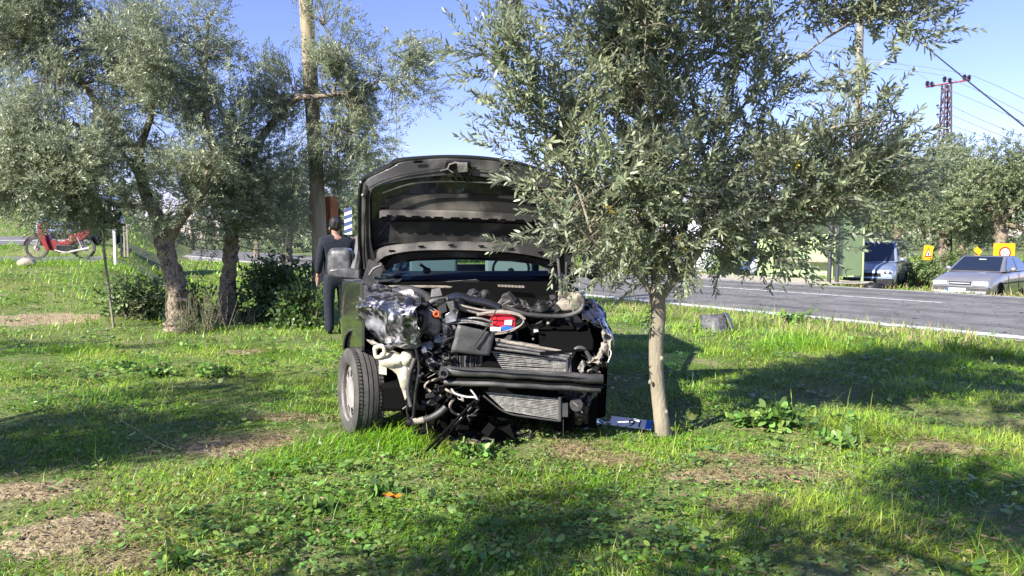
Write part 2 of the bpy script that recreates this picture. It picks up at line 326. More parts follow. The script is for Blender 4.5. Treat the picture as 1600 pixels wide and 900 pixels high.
mb = MB(); mb.grid(lambda u, v: RD(P2 + .02 + 3.2 * u, 15.2 + 7 * v - 1.0 * math.sin(u * 2.5) * (1 - v), RZ + .006), 6, 12); T(mb.build('concrete_apron', 'concrete'), kind='structure')
n = 5000; pp_ = rng.uniform(P1 - .1, P2, n); s__ = rng.uniform(-12, 25, n); gx = .831 * pp_ - .556 * s__; gy = .556 * pp_ + .831 * s__; dd_ = nrmz(rng.normal(size=(n, 3)) * np.array([1, 1, .2]))
V, F = leafgeo(np.stack([gx, gy, np.full(n, RZ + .008)], 1), dd_, nrmz(rng.normal(0, .4, (n, 3)) + np.array([0, 0, 1])), rng.gamma(1.5, .016, n) + .01, rng.uniform(.008, .03, n), 1, 0)
T(npmesh('road_grit', V, F, M['black']), 'dark grit and broken plastic crumbs strewn over the asphalt', 'grit', kind='stuff')
# gravel edge beside the near line
mb = MB(); mb.grid(lambda u, v: Vector((*(RD(P1 - .45 - .12 * mn.noise(Vector((v * 90, 0, 0))) + u * .3 * (1 if u < .5 else 1), -12 + 40 * v)).to_2d(), RZ - .01 + (.012 * (u > .4)))), 3, 90); T(mb.build('gravel_shoulder', 'gravel'), kind='structure')
# side road and second carriageway up on the left
def drape(name, y0, y1, x0, x1, m, nx=40, ny=10, dz=.03):
    mb = MB(); mb.grid(lambda u, v: (lambda x, y: Vector((x, y, g1(x, y) + dz)))(x0 + (x1 - x0) * u - .5 * (y0 + (y1 - y0) * v), y0 + (y1 - y0) * v), nx, ny); return T(mb.build(name, m), kind='structure')
drape('side_road', 18.6, 24.2, -14, -.9, 'asphalt'); drape('upper_road', 26, 43, -30, -1.5, 'asphalt'); drape('upper_road_line', 33, 33.5, -30, -1.5, 'line', dz=.04)
# bare dirt patches
dirt = []
for px, py, rx, ry in ((110, 835, .42, .3), (215, 880, .35, .16), (30, 770, .5, .22), (350, 700, .4, .22), (460, 655, .3, .1), (895, 705, .2, .16), (960, 725, .2, .12), (1110, 745, .35, .14), (1230, 745, .3, .13), (415, 690, .2, .2), (700, 690, .35, .12), (60, 500, 1.1, .7), (370, 552, .35, .3), (1170, 790, .2, .1), (1150, 720, .25, .1), (1480, 700, .4, .2)):
    g = G(px, py); dirt.append((g.x, g.y, rx, ry))
DA = np.array(dirt)
def dirtmask(x, y):
    wob = .35 * np.sin(x * 9 + y * 4) + .3 * np.sin(y * 13 - x * 5) + .25 * np.sin(x * 23 + 1.3) * np.sin(y * 27)
    m = np.zeros_like(x)
    for cx, cy, rx, ry in dirt: m = np.maximum(m, 1.05 - np.hypot((x - cx) / rx, (y - cy) / ry) + wob * .35)
    return np.clip(m * 2, 0, 1)
for k, (cx, cy, rx, ry) in enumerate(dirt):
    mb = MB(); n = 16
    def fn(u, v):
        r = v * (1 + .55 * mn.noise(Vector((math.cos(u * 6.283) * 1.4 + k * 9, math.sin(u * 6.283) * 1.4, 0)))) ; x = cx + rx * 1.1 * r * math.cos(u * 6.2832); y = cy + ry * 1.1 * r * math.sin(u * 6.2832)
        return Vector((x, y, g1(x, y) + .014 - .03 * v * v + .012 * mn.noise(Vector((x * 14, y * 14, k)))))
    mb.grid(fn, 36, 12); T(mb.build('bare_dirt', 'dirt'), kind='structure')

# grass and ground cover --------------------------------------------------
CARF = [(-1.6, 1.0, 4.7, 9.6)]
def inroad(x, y):
    p = .831 * x + .556 * y; r = (p > P1 - .3) & (p < P2 + .1); s = -.556 * x + .831 * y
    r |= (p >= P2) & (p < P2 + 3.3) & (s > 15) & (s < 22)
    u = -x / np.maximum(y, 4); r |= (u > .44) & (((y > 18.7) & (y < 24.2)) | ((y > 26) & (y < 43))); return r
def scatter(n, d0, d1, margin=1.25, pw=1.0):
    D = d0 + (d1 - d0) * rng.uniform(0, 1, n) ** pw; X = rng.uniform(-1, 1, n) * (D * .678 * margin + .4); return X, D
def clumpy(x, y, s=1.0):
    return .5 + .25 * np.sin(x * 2.1 * s + 1.7 * np.sin(y * 1.3 * s)) + .25 * np.sin(y * 2.7 * s + 2 * np.sin(x * 1.7 * s + 1)) 
def blades(name, n, d0, d1, h, wd, m, pw=1, keep=1.0, lean=.5, label=None, tall=None, mask=None, dirtk=.9, cat='grass'):
    x, y = scatter(n, d0, d1, pw=pw); k = ~inroad(x, y) & (rng.uniform(size=n) > dirtmask(x, y) * dirtk)
    if mask is not None: k &= rng.uniform(size=n) < mask(x, y)
    x, y = x[k], y[k]; n = len(x); c = clumpy(x, y, 1.6)
    hh = h * (.35 + 1.0 * c) * rng.uniform(.5, 1.4, n)
    if tall is not None: hh = hh * tall(x, y)
    ph = rng.uniform(0, 6.3, n) * .5 + 4 * np.sin(x * 1.1) + 3 * np.cos(y * 1.4) + rng.normal(0, .9, n); ln = np.abs(rng.normal(lean, .35, n))
    d = nrmz(np.stack([np.cos(ph) * ln, np.sin(ph) * ln, np.ones(n)], 1)); nr = nrmz(np.stack([-np.cos(ph), -np.sin(ph), ln], 1) * -1 + rng.normal(0, .3, (n, 3)))
    pos = np.stack([x, y, gh(x, y) - .008], 1); V, F = leafgeo(pos, d, nr, hh, wd * rng.uniform(.6, 1.3, n), 0, -.35)
    V[:, 2] = np.maximum(V[:, 2], gh(V[:, 0], V[:, 1]) + .002) if False else V[:, 2]
    return T(npmesh(name, V, F, m), label, cat, kind='stuff')
def bump(px, py, rx, ry, k):
    g = G(px, py); return lambda x, y: k * np.exp(-((x - g.x) / rx) ** 2 - ((y - g.y) / ry) ** 2)
tb = [bump(625, 700, .28, .25, 1.7), bump(580, 690, .25, .2, .7), bump(1450, 690, .9, .4, .9), bump(1300, 680, .6, .35, .7), bump(1250, 540, 1.2, 1.0, 1.1), bump(1500, 560, 1.6, 1.2, 1.1), bump(460, 510, .5, .6, 1.2), bump(150, 440, 4, 1.5, .8), bump(95, 412, 3.5, 1.2, 1.6), bump(1100, 520, .8, 1, .7), bump(560, 610, .25, .3, .5), bump(500, 720, .4, .3, .6), bump(1260, 800, .5, .2, .5)]
def tall(x, y): return 1 + sum(f(x, y) for f in tb)
blades('grass', 150000, 2.6, 5.6, .052, .0055, M['grass'], 1, lean=1.0, tall=tall, label='short green lawn grass across the foreground, mown and sunlit in patches')
blades('grass', 120000, 5.6, 10, .066, .0075, M['grass'], .9, lean=.85, tall=tall, label='green grass round the wrecked van and the tree trunks')
blades('grass', 130000, 9, 26, .10, .012, M['grass'], .8, lean=.6, tall=tall, label='longer green grass on the verge before the road')
blades('far_grass', 60000, 22, 80, .2, .05, M['grass'], .9, lean=.7, label='distant rough grass beyond the asphalt road')
gm = [bump(1200, 520, 1.8, 1.2, .9), bump(1450, 530, 2, 1.2, .8), bump(330, 530, .9, .9, .8), bump(60, 560, 1.5, .6, .5), bump(350, 700, .8, .3, .8), bump(100, 820, .8, .4, .8), bump(1300, 700, .8, .3, .5), bump(1500, 850, .7, .3, .6)]
blades('dry_grass', 70000, 2.6, 26, .06, .004, M['drygrass'], 1.2, lean=1.3, tall=lambda x, y: 1 + .05 * y + .3 * tall(x, y), mask=lambda x, y: .12 + sum(f(x, y) for f in gm), dirtk=0, label='straw coloured dry grass and clippings strewn over the green lawn', cat='dry grass')
def straw(n):
    i = rng.integers(0, len(DA), n); a = rng.uniform(0, 6.3, n); r = rng.uniform(0, 1.5, n) ** .8; x = DA[i, 0] + DA[i, 2] * r * np.cos(a); y = DA[i, 1] + DA[i, 3] * r * np.sin(a); k = ~inroad(x, y); x, y = x[k], y[k]; n = len(x)
    ph = rng.uniform(0, 6.3, n); d = nrmz(np.stack([np.cos(ph), np.sin(ph), rng.uniform(-.05, .35, n)], 1)); nr = nrmz(np.stack([np.zeros(n), np.zeros(n), np.ones(n)], 1) + rng.normal(0, .3, (n, 3)))
    V, F = leafgeo(np.stack([x, y, gh(x, y) + rng.uniform(.008, .03, n)], 1), d, nr, rng.uniform(.02, .07, n), rng.uniform(.0015, .004, n), 0, .1); T(npmesh('straw_clippings', V, F, M['drygrass']), 'straw clippings scattered over the bare earth patches', 'straw', kind='stuff')
    m = n // 6; V, F = leafgeo(np.stack([x[:m], y[:m], gh(x[:m], y[:m]) + .012], 1), d[:m], nr[:m], rng.uniform(.015, .035, m), rng.uniform(.01, .025, m), 2, -.2); T(npmesh('dead_leaves', V, F, M['litter']), 'small brown dead leaves and crumbs lying on the bare earth patches', 'dead leaves', kind='stuff')
straw(16000)
blades('tall_grass', 2600, 2.6, 9, .17, .004, M['grass'], 1, lean=.5, label='scattered taller grass stalks standing above the mown lawn')
blades('tall_grass', 1500, 2.6, 9, .16, .003, M['drygrass'], 1, lean=.9, label='scattered long dry stalks above the mown lawn', cat='dry grass')
n = 9000; x_, y_ = scatter(n, 2.7, 11); ph_ = rng.uniform(0, 6.3, n); V, F = leafgeo(np.stack([x_, y_, gh(x_, y_) + rng.uniform(.01, .045, n)], 1), np.stack([np.cos(ph_), np.sin(ph_), rng.uniform(-.2, .3, n)], 1), nrmz(rng.normal(0, .4, (n, 3)) + np.array([0, 0, 1.])), rng.uniform(.03, .055, n), .011, 2, .2)
T(npmesh('fallen_leaves', V, F, M['litter']), 'brown fallen olive leaves lying in the foreground grass', 'fallen leaves', kind='stuff')
blades('verge_grass', 46000, 8, 24, .20, .011, M['drygrass'], .9, lean=.6, mask=lambda x, y: .9 * ss(8.6, 10.5, .831 * x + .556 * y) * (1 - ss(12.4, 12.9, .831 * x + .556 * y)), label='tall pale dry grass along the near road verge', cat='dry grass')
blades('verge_grass', 36000, 8, 26, .18, .012, M['grass'], .9, lean=.5, mask=lambda x, y: .9 * ss(8.6, 10.5, .831 * x + .556 * y) * (1 - ss(12.4, 12.9, .831 * x + .556 * y)), label='tall green grass along the near road verge')
blades('verge_grass', 30000, 18, 36, .30, .022, M['drygrass'], 1, lean=.6, mask=lambda x, y: ss(P2 + .2, P2 + .6, .831 * x + .556 * y) * (1 - .8 * ss(P2 + 2, P2 + 5, .831 * x + .556 * y)), label='dry yellow grass on the far verge beside the parked cars', cat='dry grass')
x0 = [bump(1200, 520, 3, 2, 1), bump(1500, 445, 6, 3, 1)]
def broad(name, n, d0, d1, sz, m, label, mask=None, cat='weeds', up=.5, hgt=.03, asp=.62):
    nc = n // 6; x, y = scatter(nc, d0, d1); k = ~inroad(x, y) & (rng.uniform(size=nc) > dirtmask(x, y) * .8)
    if mask is not None: k &= rng.uniform(size=nc) < mask(x, y)
    x, y = x[k], y[k]; nc = len(x); ph = (np.arange(6) * 1.05)[None] + rng.uniform(0, 6.3, (nc, 1)) + rng.normal(0, .35, (nc, 6)); s = sz * rng.uniform(.55, 1.4, (nc, 6)); rise = rng.uniform(.1, up * 1.6, (nc, 6))
    d = nrmz(np.stack([np.cos(ph), np.sin(ph), rise], -1)).reshape(-1, 3); off = s * rng.uniform(.1, .7, s.shape)
    hz = hgt * rng.uniform(.2, 1.3, s.shape) * (.4 + 1.2 * clumpy(x, y, 1.3))[:, None]
    pos = np.stack([x[:, None] + np.cos(ph) * off, y[:, None] + np.sin(ph) * off, gh(x, y)[:, None] + hz], -1).reshape(-1, 3)
    nr = nrmz(np.tile([0, 0, 1.], (len(d), 1)) + rng.normal(0, .35, (len(d), 3))); V, F = leafgeo(pos, d, nr, s.ravel(), s.ravel() * asp, 3, .25)
    return T(npmesh(name, V, F, M[m], smooth=True), label, cat, kind='stuff')
wm = [bump(300, 580, .9, .45, .9), bump(150, 640, .8, .4, .6), bump(560, 760, .7, .4, .9), bump(700, 830, .9, .4, .9), bump(350, 830, .5, .25, .9), bump(760, 720, .5, .3, .6), bump(1230, 655, .5, .3, 1), bump(1180, 640, .5, .3, .8), bump(480, 490, .7, .8, .9), bump(150, 420, 3, 2, .6), bump(1050, 780, .5, .3, .5), bump(1150, 700, .6, .3, .4), bump(1080, 720, .6, .3, .7), bump(450, 740, .4, .3, .7), bump(60, 590, .8, .4, .6), bump(900, 860, .6, .3, .7)]
wmask = lambda x, y: .22 + sum(f(x, y) for f in wm)
broad('low_weeds', 46000, 2.6, 6.5, .026, 'weed', 'low broad leaved green weeds mixed through the foreground grass', wmask)
broad('low_weeds', 2600, 2.6, 6.5, .045, 'weed', 'larger round leaved mallow weeds scattered over the foreground grass', lambda x, y: wmask(x, y) * .8 - .12, up=.4, hgt=.05, asp=.85)
broad('low_weeds', 30000, 6.5, 16, .055, 'weed', 'broad leaved weeds in the grass between the olive trunks and the road', wmask, hgt=.06)
cm = [bump(960, 720, 1.1, .5, 1), bump(1200, 730, 1, .45, 1), bump(1080, 690, .8, .3, .8)]
broad('ground_cover', 60000, 3.0, 6.8, .018, 'cover', 'grey green small leaved ground cover around the young tree foot', lambda x, y: .1 + sum(f(x, y) for f in cm), cat='ground cover', up=1.2, hgt=.03, asp=.4)

# single tall weeds that stand out
def weed(px, py, h, n, lL, lab, m='weed', asp=.55, D=None):
    g = G(px, py) if D is None else Vector((P(px, py, D).x, D, 0)); g.z = g1(g.x, g.y)
    t = thing('leafy_weed', lab, 'weed', g, group='tall leafy weeds in the grass'); mb = MB(); O = []; Dv = []
    for k in range(n * 2):
        a = random.uniform(0, 6.3); l = h * random.uniform(.4, 1.1); q = g + Vector((math.cos(a) * 1.6, math.sin(a), 0)) * random.uniform(.2, 1.0) * l; q.z = g.z + l * random.uniform(.4, .8)
        mb.tube([g, g.lerp(q, .5) + Vector((0, 0, l * .12)), q], [.004, .003, .0015], 5); O.append(g.lerp(q, .25)); Dv.append((q - g))
    mb.build('stem', 'weed', t); O = np.array(O); Dv = np.array(Dv); V, F = sprays(O, Dv, np.linalg.norm(Dv, axis=1) * .8, 12, lL, lL * asp, 3, 62, 0, .3)
    npmesh('foliage', V, F, M[m], t, True)['kind'] = 'stuff'
for a in ((1215, 672, .2, 11, .085, 'dark green bushy weed in shade right of the young olive tree'), (1165, 668, .14, 9, .06, 'low leafy weed between the dark bushy weed and the young trunk'), (1315, 700, .13, 8, .06, 'pale leafy weed in the sunlit grass right of the dark bushy weed'),
          (335, 590, .15, 12, .06, 'broad leaved weed at the shade edge left of the van wheel'), (250, 590, .14, 12, .06, 'broad leaved weed left of the one by the van wheel, at the shade edge'), (205, 580, .12, 9, .06, 'broad leaved weed under the old olive tree, farthest left in its clump'),
          (600, 775, .08, 8, .05, 'sunlit broad leaved weed in the foreground below the van wheel'), (500, 800, .07, 8, .05, 'broad weed in the foreground left of the yellow fallen leaf'), (745, 715, .11, 9, .06, 'leafy weed just in front of the broken black strip'), (1240, 505, .3, 9, .09, 'upright green weed on the verge against the white road line'), (270, 890, .09, 5, .045, 'small spiky weed at the bottom edge beside the bare earth')):
    weed(*a)

# ------------------------------------------------------------------ trees
def curve(pts, n=10):
    pts = [Vector(p) for p in pts]
    if len(pts) < 3: return [pts[0].lerp(pts[-1], i / n) for i in range(n + 1)]
    out = []; q = [pts[0] * 2 - pts[1]] + pts + [pts[-1] * 2 - pts[-2]]
    for i in range(1, len(q) - 2):
        for k in range(n):
            t = k / n; a, b, c, d = q[i - 1:i + 3]; out.append(.5 * ((2 * b) + (c - a) * t + (2 * a - 5 * b + 4 * c - d) * t * t + (3 * b - a - 3 * c + d) * t ** 3))
    return out + [pts[-1]]
def limb(pts, r0, r1, m, parent, name='branch', n=10, nz=.12, k=6, rs=None):
    c = curve(pts, k); N = len(c)
    rr = [r0 + (r1 - r0) * (i / (N - 1)) ** .8 for i in range(N)] if rs is None else [float(np.interp(i / (N - 1), np.linspace(0, 1, len(rs)), rs)) for i in range(N)]
    mb = MB(); mb.tube(c, rr, n, nz=nz); mb.build(name, m, parent, smooth=50); return c, rr
def CL(px, py, rpx, rpy, D, dr=None, wt=1):
    c = P(px, py, D); k = D / FPX; return (c.x, c.y, c.z, rpx * k, dr or (rpx + rpy) * .45 * k, rpy * k, wt)
def feeders(C, sts, m, parent, r=.01, jit=.08, name='branchlet', n=5):
    mb = MB(); pts = [p for c, _ in C for p in c[len(c) // 3:]]
    for s_ in sts:
        s_ = Vector(s_); p = min(pts, key=lambda q: (q - s_).length_squared); md = p.lerp(s_, .5) + Vector([random.gauss(0, jit) for _ in range(3)]) * (p - s_).length
        mb.tube(curve([p, md, s_], 4), [r, r * .9, r * .85, r * .8, r * .7, r * .6, r * .5, r * .4, r * .3], n)
    o = mb.build(name, m, parent); o['kind'] = 'stuff'; return o

# the young olive in front, on the right
g = G(1037, 684)
TN = thing('olive_tree', 'young olive tree with slim pale trunk right of the wrecked van', 'tree', g)
TD = g.y
def q(px, py, dd=0): return P(px, py, TD + dd)
C = []
base = [g + Vector((.01, 0, -.06)), q(1034, 660), q(1027, 600, .03), q(1025, 540, .02), q(1029, 495, 0), q(1027, 462, -.01), q(1026, 445, 0)]
cc = curve(base, 8); N = len(cc); rr = [float(np.interp(i / (N - 1), [0, .1, .3, .7, .9, 1], [.070, .056, .050, .050, .058, .05])) for i in range(N)]
mb = MB(); mb.tube(cc, rr, 20, nz=.05)
for px, py in ((1016, 597), (1041, 644), (1020, 520), (1034, 560)): mb.ball(q(px, py, -.03), (.014, .012, .018), 8, 6)
mb.build('trunk', 'barky', TN, smooth=60)
L_ = lambda pts, r0, r1, **k: C.append(limb([q(*p) for p in pts], r0, r1, 'barky', TN, **k))
L_([(1028, 470, 0), (1050, 440, .0), (1082, 408, -.05), (1112, 355, -.1), (1150, 312, -.15), (1190, 294, -.1), (1250, 275, 0), (1330, 245, .1)], .040, .010)
L_([(1026, 462, 0), (1022, 420, .05), (1018, 380, .1), (1000, 300, .2), (975, 220, .2), (955, 120, .1), (940, 20, .1)], .034, .008)
L_([(1025, 468, 0), (1005, 440, -.05), (985, 418, -.15), (930, 380, -.3), (880, 330, -.4), (850, 300, -.45)], .022, .006)
L_([(1050, 440, .0), (1062, 380, .2), (1085, 310, .3), (1104, 275, .3), (1090, 200, .3), (1075, 120, .3), (1050, 20, .3), (1040, -60, .3)], .028, .008)
L_([(1104, 275, .3), (1128, 235, .3), (1143, 160, .25), (1152, 60, .2), (1156, -60, .2)], .016, .006)
L_([(1135, 200, .3), (1175, 150, .3), (1230, 105, .2), (1290, 60, .1), (1350, 20, 0)], .013, .005)
L_([(955, 130, .1), (900, 110, 0), (850, 120, -.1), (800, 110, -.2), (745, 70, -.3)], .010, .003)
L_([(930, 380, -.3), (890, 260, -.3), (850, 180, -.3), (830, 90, -.3), (822, 20, -.3)], .010, .003)
L_([(1190, 294, -.1), (1230, 230, -.2), (1300, 200, -.3), (1380, 190, -.3), (1440, 190, -.3)], .012, .004)
L_([(1190, 294, -.1), (1230, 330, -.2), (1260, 370, -.3)], .010, .003)
L_([(1290, 60, .1), (1370, 20, 0), (1450, 20, -.1)], .007, .003)
L_([(955, 180, .1), (1000, 130, -.2), (1010, 40, -.3)], .010, .004)
cl = [CL(*a[:4], TD + a[4], a[5] if len(a) > 5 else None, a[6] if len(a) > 6 else 1) for a in (
    (835, 100, 22, 80, -.3, .1, 1.3), (775, 90, 42, 50, -.25, .12, 1.3), (860, 200, 60, 65, -.2), (905, 180, 60, 80, -.1), (880, 320, 45, 70, -.3), (930, 300, 70, 75, -.2), (862, 385, 34, 24, -.4, .12, 1.0), (900, 395, 45, 26, -.3, .2, .5),
    (955, 120, 70, 90, .1), (975, 230, 80, 85, .1), (990, 340, 75, 75, .1), (965, 460, 14, 50, -.3, .07, .8), (1050, 50, 90, 80, .3), (1060, 160, 80, 80, .2), (1080, 260, 80, 70, .2), (1080, 340, 70, 55, .0), (1010, 10, 70, 60, -.2),
    (1150, 200, 70, 70, .2, None, .35), (1150, 320, 70, 42, .1), (1160, 40, 60, 70, .3, None, .25), (1220, 240, 70, 60, 0, None, .7), (1200, 120, 50, 60, .3, None, .25), (1250, 60, 65, 50, .2, None, .5), (1290, 150, 60, 60, 0, None, .6), (1300, 240, 70, 60, -.2, None, .8), (1345, 285, 55, 50, -.2, None, .8), (1235, 322, 50, 34, -.2), (1165, 375, 45, 30, 0, .25, .7),
    (1375, 250, 40, 45, -.3, None, .6), (1400, 200, 45, 22, -.3, .15, .5), (1340, 20, 60, 30, .1, None, 1), (1420, 20, 50, 28, -.1, .15, 1.8), (1360, 130, 35, 60, -.1, .2, .45), (1050, 420, 45, 40, .2, .2, .4), (930, 40, 70, 50, .1), (1040, 360, 70, 40, -.1, .3, 1.3), (1100, 350, 50, 40, .1, .3, 1.2), (960, 370, 60, 40, -.2, .25, 1.3), (1000, 280, 70, 60, -.3, .25, 1.1), (1330, 305, 40, 25, -.3, .2, .6), (1240, 5, 90, 40, .2, None, .6), (1205, 352, 48, 34, -.1, .2, .9), (1262, 345, 36, 34, -.2, .15, .9), (1300, 285, 60, 45, -.1, .25, 1.0), (1130, -60, 200, 60, .2, None, .5))]
NS = 2850
RT = np.random.default_rng(21); O, dd, ci = subsample(cl, NS, 640, .09, RT)
Dv = nrmz(nrmz(O - np.array(q(1060, 330, .1))) * .35 + dd * .7 + RT.normal(0, .28, (NS, 3)) + np.array([0, 0, .42]))
low = O[:, 2] < q(0, 350).z; Dv[low, 2] -= .25; Dv = nrmz(Dv)
tmpl = []
for k in range(10):
    nl = int(rng.integers(16, 32)); ln = .10 + nl * .0075; O1 = np.zeros((1, 3)); V, F = sprays(O1, np.array([[0, 0, 1.]]), np.array([ln]), nl, .058, .0150, 2, 48, 0, .4, bend=.15)
    mb = MB(); mb.tube([(0, 0, -.02), (.002, 0, ln * .5), (0, 0, ln)], [.0022, .0017, .0008], 3, caps=False); sv = np.array(mb.v); sf = []
    for f in mb.f: sf += [(f[0], f[1], f[2]), (f[0], f[2], f[3])]
    V2 = np.concatenate([V, sv]); F2 = np.concatenate([F, np.array(sf) + len(V)]); V2[:, 0] += .12 * (V2[:, 2] ** 2) / ln; tmpl.append((V2, F2, len(F)))
me_t = []
for k, (V, F, nf) in enumerate(tmpl):
    o = npmesh('leafy_twig', V, F, M['leaf']); o.data.materials.append(M['twig']); mi = np.zeros(len(F), np.int32); mi[nf:] = 1; o.data.polygons.foreach_set('material_index', mi); me_t.append(o.data); bpy.data.objects.remove(o)
order = np.argsort(np.linalg.norm(O - np.array([0, 0, CZ]), axis=1)); Vs = []; Fs = []; MI = []; off = 0; org = np.array(g)
for rank, i in enumerate(order):
    d = Vector(Dv[i]); rot = Vector((0, 0, 1)).rotation_difference(d) @ Euler((0, 0, random.uniform(0, 6.28))).to_quaternion(); s_ = random.uniform(.75, 1.25); k = random.randrange(10)
    if rank < 300:
        o = bpy.data.objects.new('leafy_twig', me_t[k]); COL.objects.link(o); o.parent = TN; o.location = Vector(O[i]) - g; o.rotation_mode = 'QUATERNION'; o.rotation_quaternion = rot; o.scale = (s_,) * 3
    else:
        V, F, nf = tmpl[k]; A = np.array(rot.to_matrix()) * s_; Vs.append(V @ A.T + O[i]); Fs.append(F + off); off += len(V); mi = np.zeros(len(F), np.int32); mi[nf:] = 1; MI.append(mi)
fo = npmesh('foliage', np.concatenate(Vs), np.concatenate(Fs), M['leaf'], TN); fo.data.materials.append(M['twig']); fo.data.polygons.foreach_set('material_index', np.concatenate(MI)); fo['kind'] = 'stuff'
feeders(C, [O[i] for i in range(0, NS, 7)], 'twig', TN, .0045)
V, F = sprays(O[::45] - np.array([0, .05, 0]), Dv[::45], np.full(len(O[::45]), .06), 5, .05, .014, 2); npmesh('yellow_leaves', V, F, M['leafy'], TN)['kind'] = 'stuff'
fm = MB().ball((0, 0, -.012), (.0075, .0075, .011), 8, 6).build('olive', 'fruit', TN); fmd = fm.data; bpy.data.objects.remove(fm)
top = [i for i in range(NS) if O[i][2] > q(0, 330).z]
for k in range(170):
    i = random.choice(top); o = bpy.data.objects.new('olive', fmd); COL.objects.link(o); o.parent = TN; o.location = Vector(O[i]) + Vector(Dv[i]) * random.uniform(.02, .12) + Vector([random.gauss(0, .015) for _ in range(3)]) - g

def oldtree(name, lab, basept, trunkpts, trs, limbs, clumps, ns, nl=16, lL=.055, lW=.013, m='bark', lm='leaf', sl=.28, group='olive trees', up=.35, feed=8, seg=1, nz=.38, fr=.012, sbn=22, sbr=.17):
    t = thing(name, lab, 'tree', basept, group=group); C = [limb(trunkpts, 0, 0, m, t, 'trunk', 22, nz, 8, trs)]
    for pts, r0, r1 in limbs: C.append(limb(pts, r0, r1, m, t, 'branch', 10, .15, 6))
    O, dd, ci = subsample(clumps, ns, max(30, ns // sbn), sbr); cen = np.array(basept) + np.array([0, 0, 1.5]); Dv = nrmz(nrmz(O - cen) * .2 + dd * .7 + rng.normal(0, .33, (ns, 3)) + np.array([0, 0, up]))
    V, F = sprays(O, Dv, np.full(ns, sl) * rng.uniform(.7, 1.4, ns), nl, lL, lW, seg, 50, .25); npmesh('foliage', V, F, M[lm], t)['kind'] = 'stuff'
    if feed: feeders(C, [O[i] for i in range(0, ns, feed * 2)], 'twig', t, fr)
    return t, O, Dv
# old olive pair on the left
gA = G(283, 516); DA_ = gA.y; qa = lambda px, py, d=0: P(px, py, DA_ + d)
clA = [CL(*a[:4], DA_ + a[4], None, a[5] if len(a) > 5 else 1) for a in ((40, 40, 90, 70, 0, 1.5), (10, 20, 50, 50, -.4, 1.5), (-60, 90, 80, 90, .3, .7), (150, 30, 90, 60, .5), (230, 60, 70, 70, .2), (310, 90, 60, 60, 0), (325, 25, 22, 50, 0, 2), (60, 130, 100, 60, -.3), (150, 120, 80, 55, .6), (230, 140, 60, 50, .3, .8), (50, 210, 80, 70, -.8), (130, 215, 42, 55, -.5), (10, 270, 60, 60, -1, 1.8), (75, 290, 70, 45, -.9, 2), (225, 330, 30, 26, -.6, 1.5), (150, 290, 35, 40, -.6), (-60, 230, 60, 90, -.5),
    (240, 205, 38, 50, .2), (290, 165, 55, 50, 0), (330, 220, 60, 60, -.2), (270, 255, 45, 45, .2), (330, 310, 50, 40, 0), (215, 300, 30, 30, .3, .6), (285, 380, 16, 40, .4, .5), (380, 130, 28, 40, .2, .5), (10, 335, 50, 18, -1, .8), (120, 328, 60, 22, -.8, 2), (40, 240, 70, 60, -1.2), (110, 250, 60, 50, -1.2), (210, 110, 60, 60, -.6), (290, 120, 60, 50, -.6), (215, 250, 35, 45, -.3, .9), (290, 290, 40, 30, -.5, .9))]
oldtree('olive_tree', 'gnarled old olive tree with leaning twisted trunk, left of the other', gA, [gA - Vector((0, 0, .1)), qa(280, 500), qa(276, 450), qa(262, 400), qa(255, 365), qa(260, 340)], [.31, .20, .15, .13, .13, .16],
    [([qa(258, 375), qa(246, 340), qa(226, 300, .1), qa(215, 240, .2), qa(180, 200, .2), qa(120, 120, .3), qa(60, 60, .3)], .13, .03), ([qa(262, 368), qa(290, 330, -.1), qa(315, 300, -.2), qa(330, 240, -.2), qa(320, 140, 0), qa(326, 30, 0)], .12, .02), ([qa(238, 325), qa(205, 322, -.1), qa(170, 318, -.3), qa(110, 290, -.6), qa(50, 270, -.8)], .055, .02), ([qa(215, 240, .2), qa(240, 160, .2), qa(230, 60, .2)], .07, .02), ([qa(226, 300, .1), qa(200, 250, -.2), qa(140, 200, -.5), qa(60, 190, -.8)], .05, .02)],
    clA, 12500, 18, sl=.26, lL=.062, lW=.0155)
gB = G(357, 500); DB = gB.y; qb = lambda px, py, d=0: P(px, py, DB + d)
clB = [CL(*a[:4], DB + a[4], None, a[5] if len(a) > 5 else 1) for a in ((370, 200, 60, 60, 0), (420, 190, 40, 50, 0, .8), (400, 270, 60, 55, -.3), (350, 290, 55, 50, -.3), (430, 330, 40, 45, 0), (380, 340, 50, 40, -.3), (330, 350, 40, 25, -.3, .7), (420, 130, 30, 40, 0, .35),
    (505, 50, 32, 60, 0, .7), (545, 80, 45, 48, 0, .85), (500, 120, 45, 45, 0, .85), (550, 135, 45, 35, 0, .8), (455, 90, 35, 50, 0, .3), (440, 150, 30, 40, 0, .6), (590, 110, 30, 30, 0, .5), (640, 85, 26, 35, 0, 1.4), (645, 140, 24, 40, 0, 1.4), (575, 195, 35, 45, 0, .5), (578, 235, 32, 28, 0, .8), (540, 250, 25, 45, 0, .45), (480, 215, 38, 40, -.4, .8), (520, 185, 40, 25, 0, .5), (470, 250, 30, 30, 0, .5), (500, 285, 28, 30, .3, .5), (620, 50, 30, 12, 0, .2), (490, 5, 30, 20, 0, .5))]
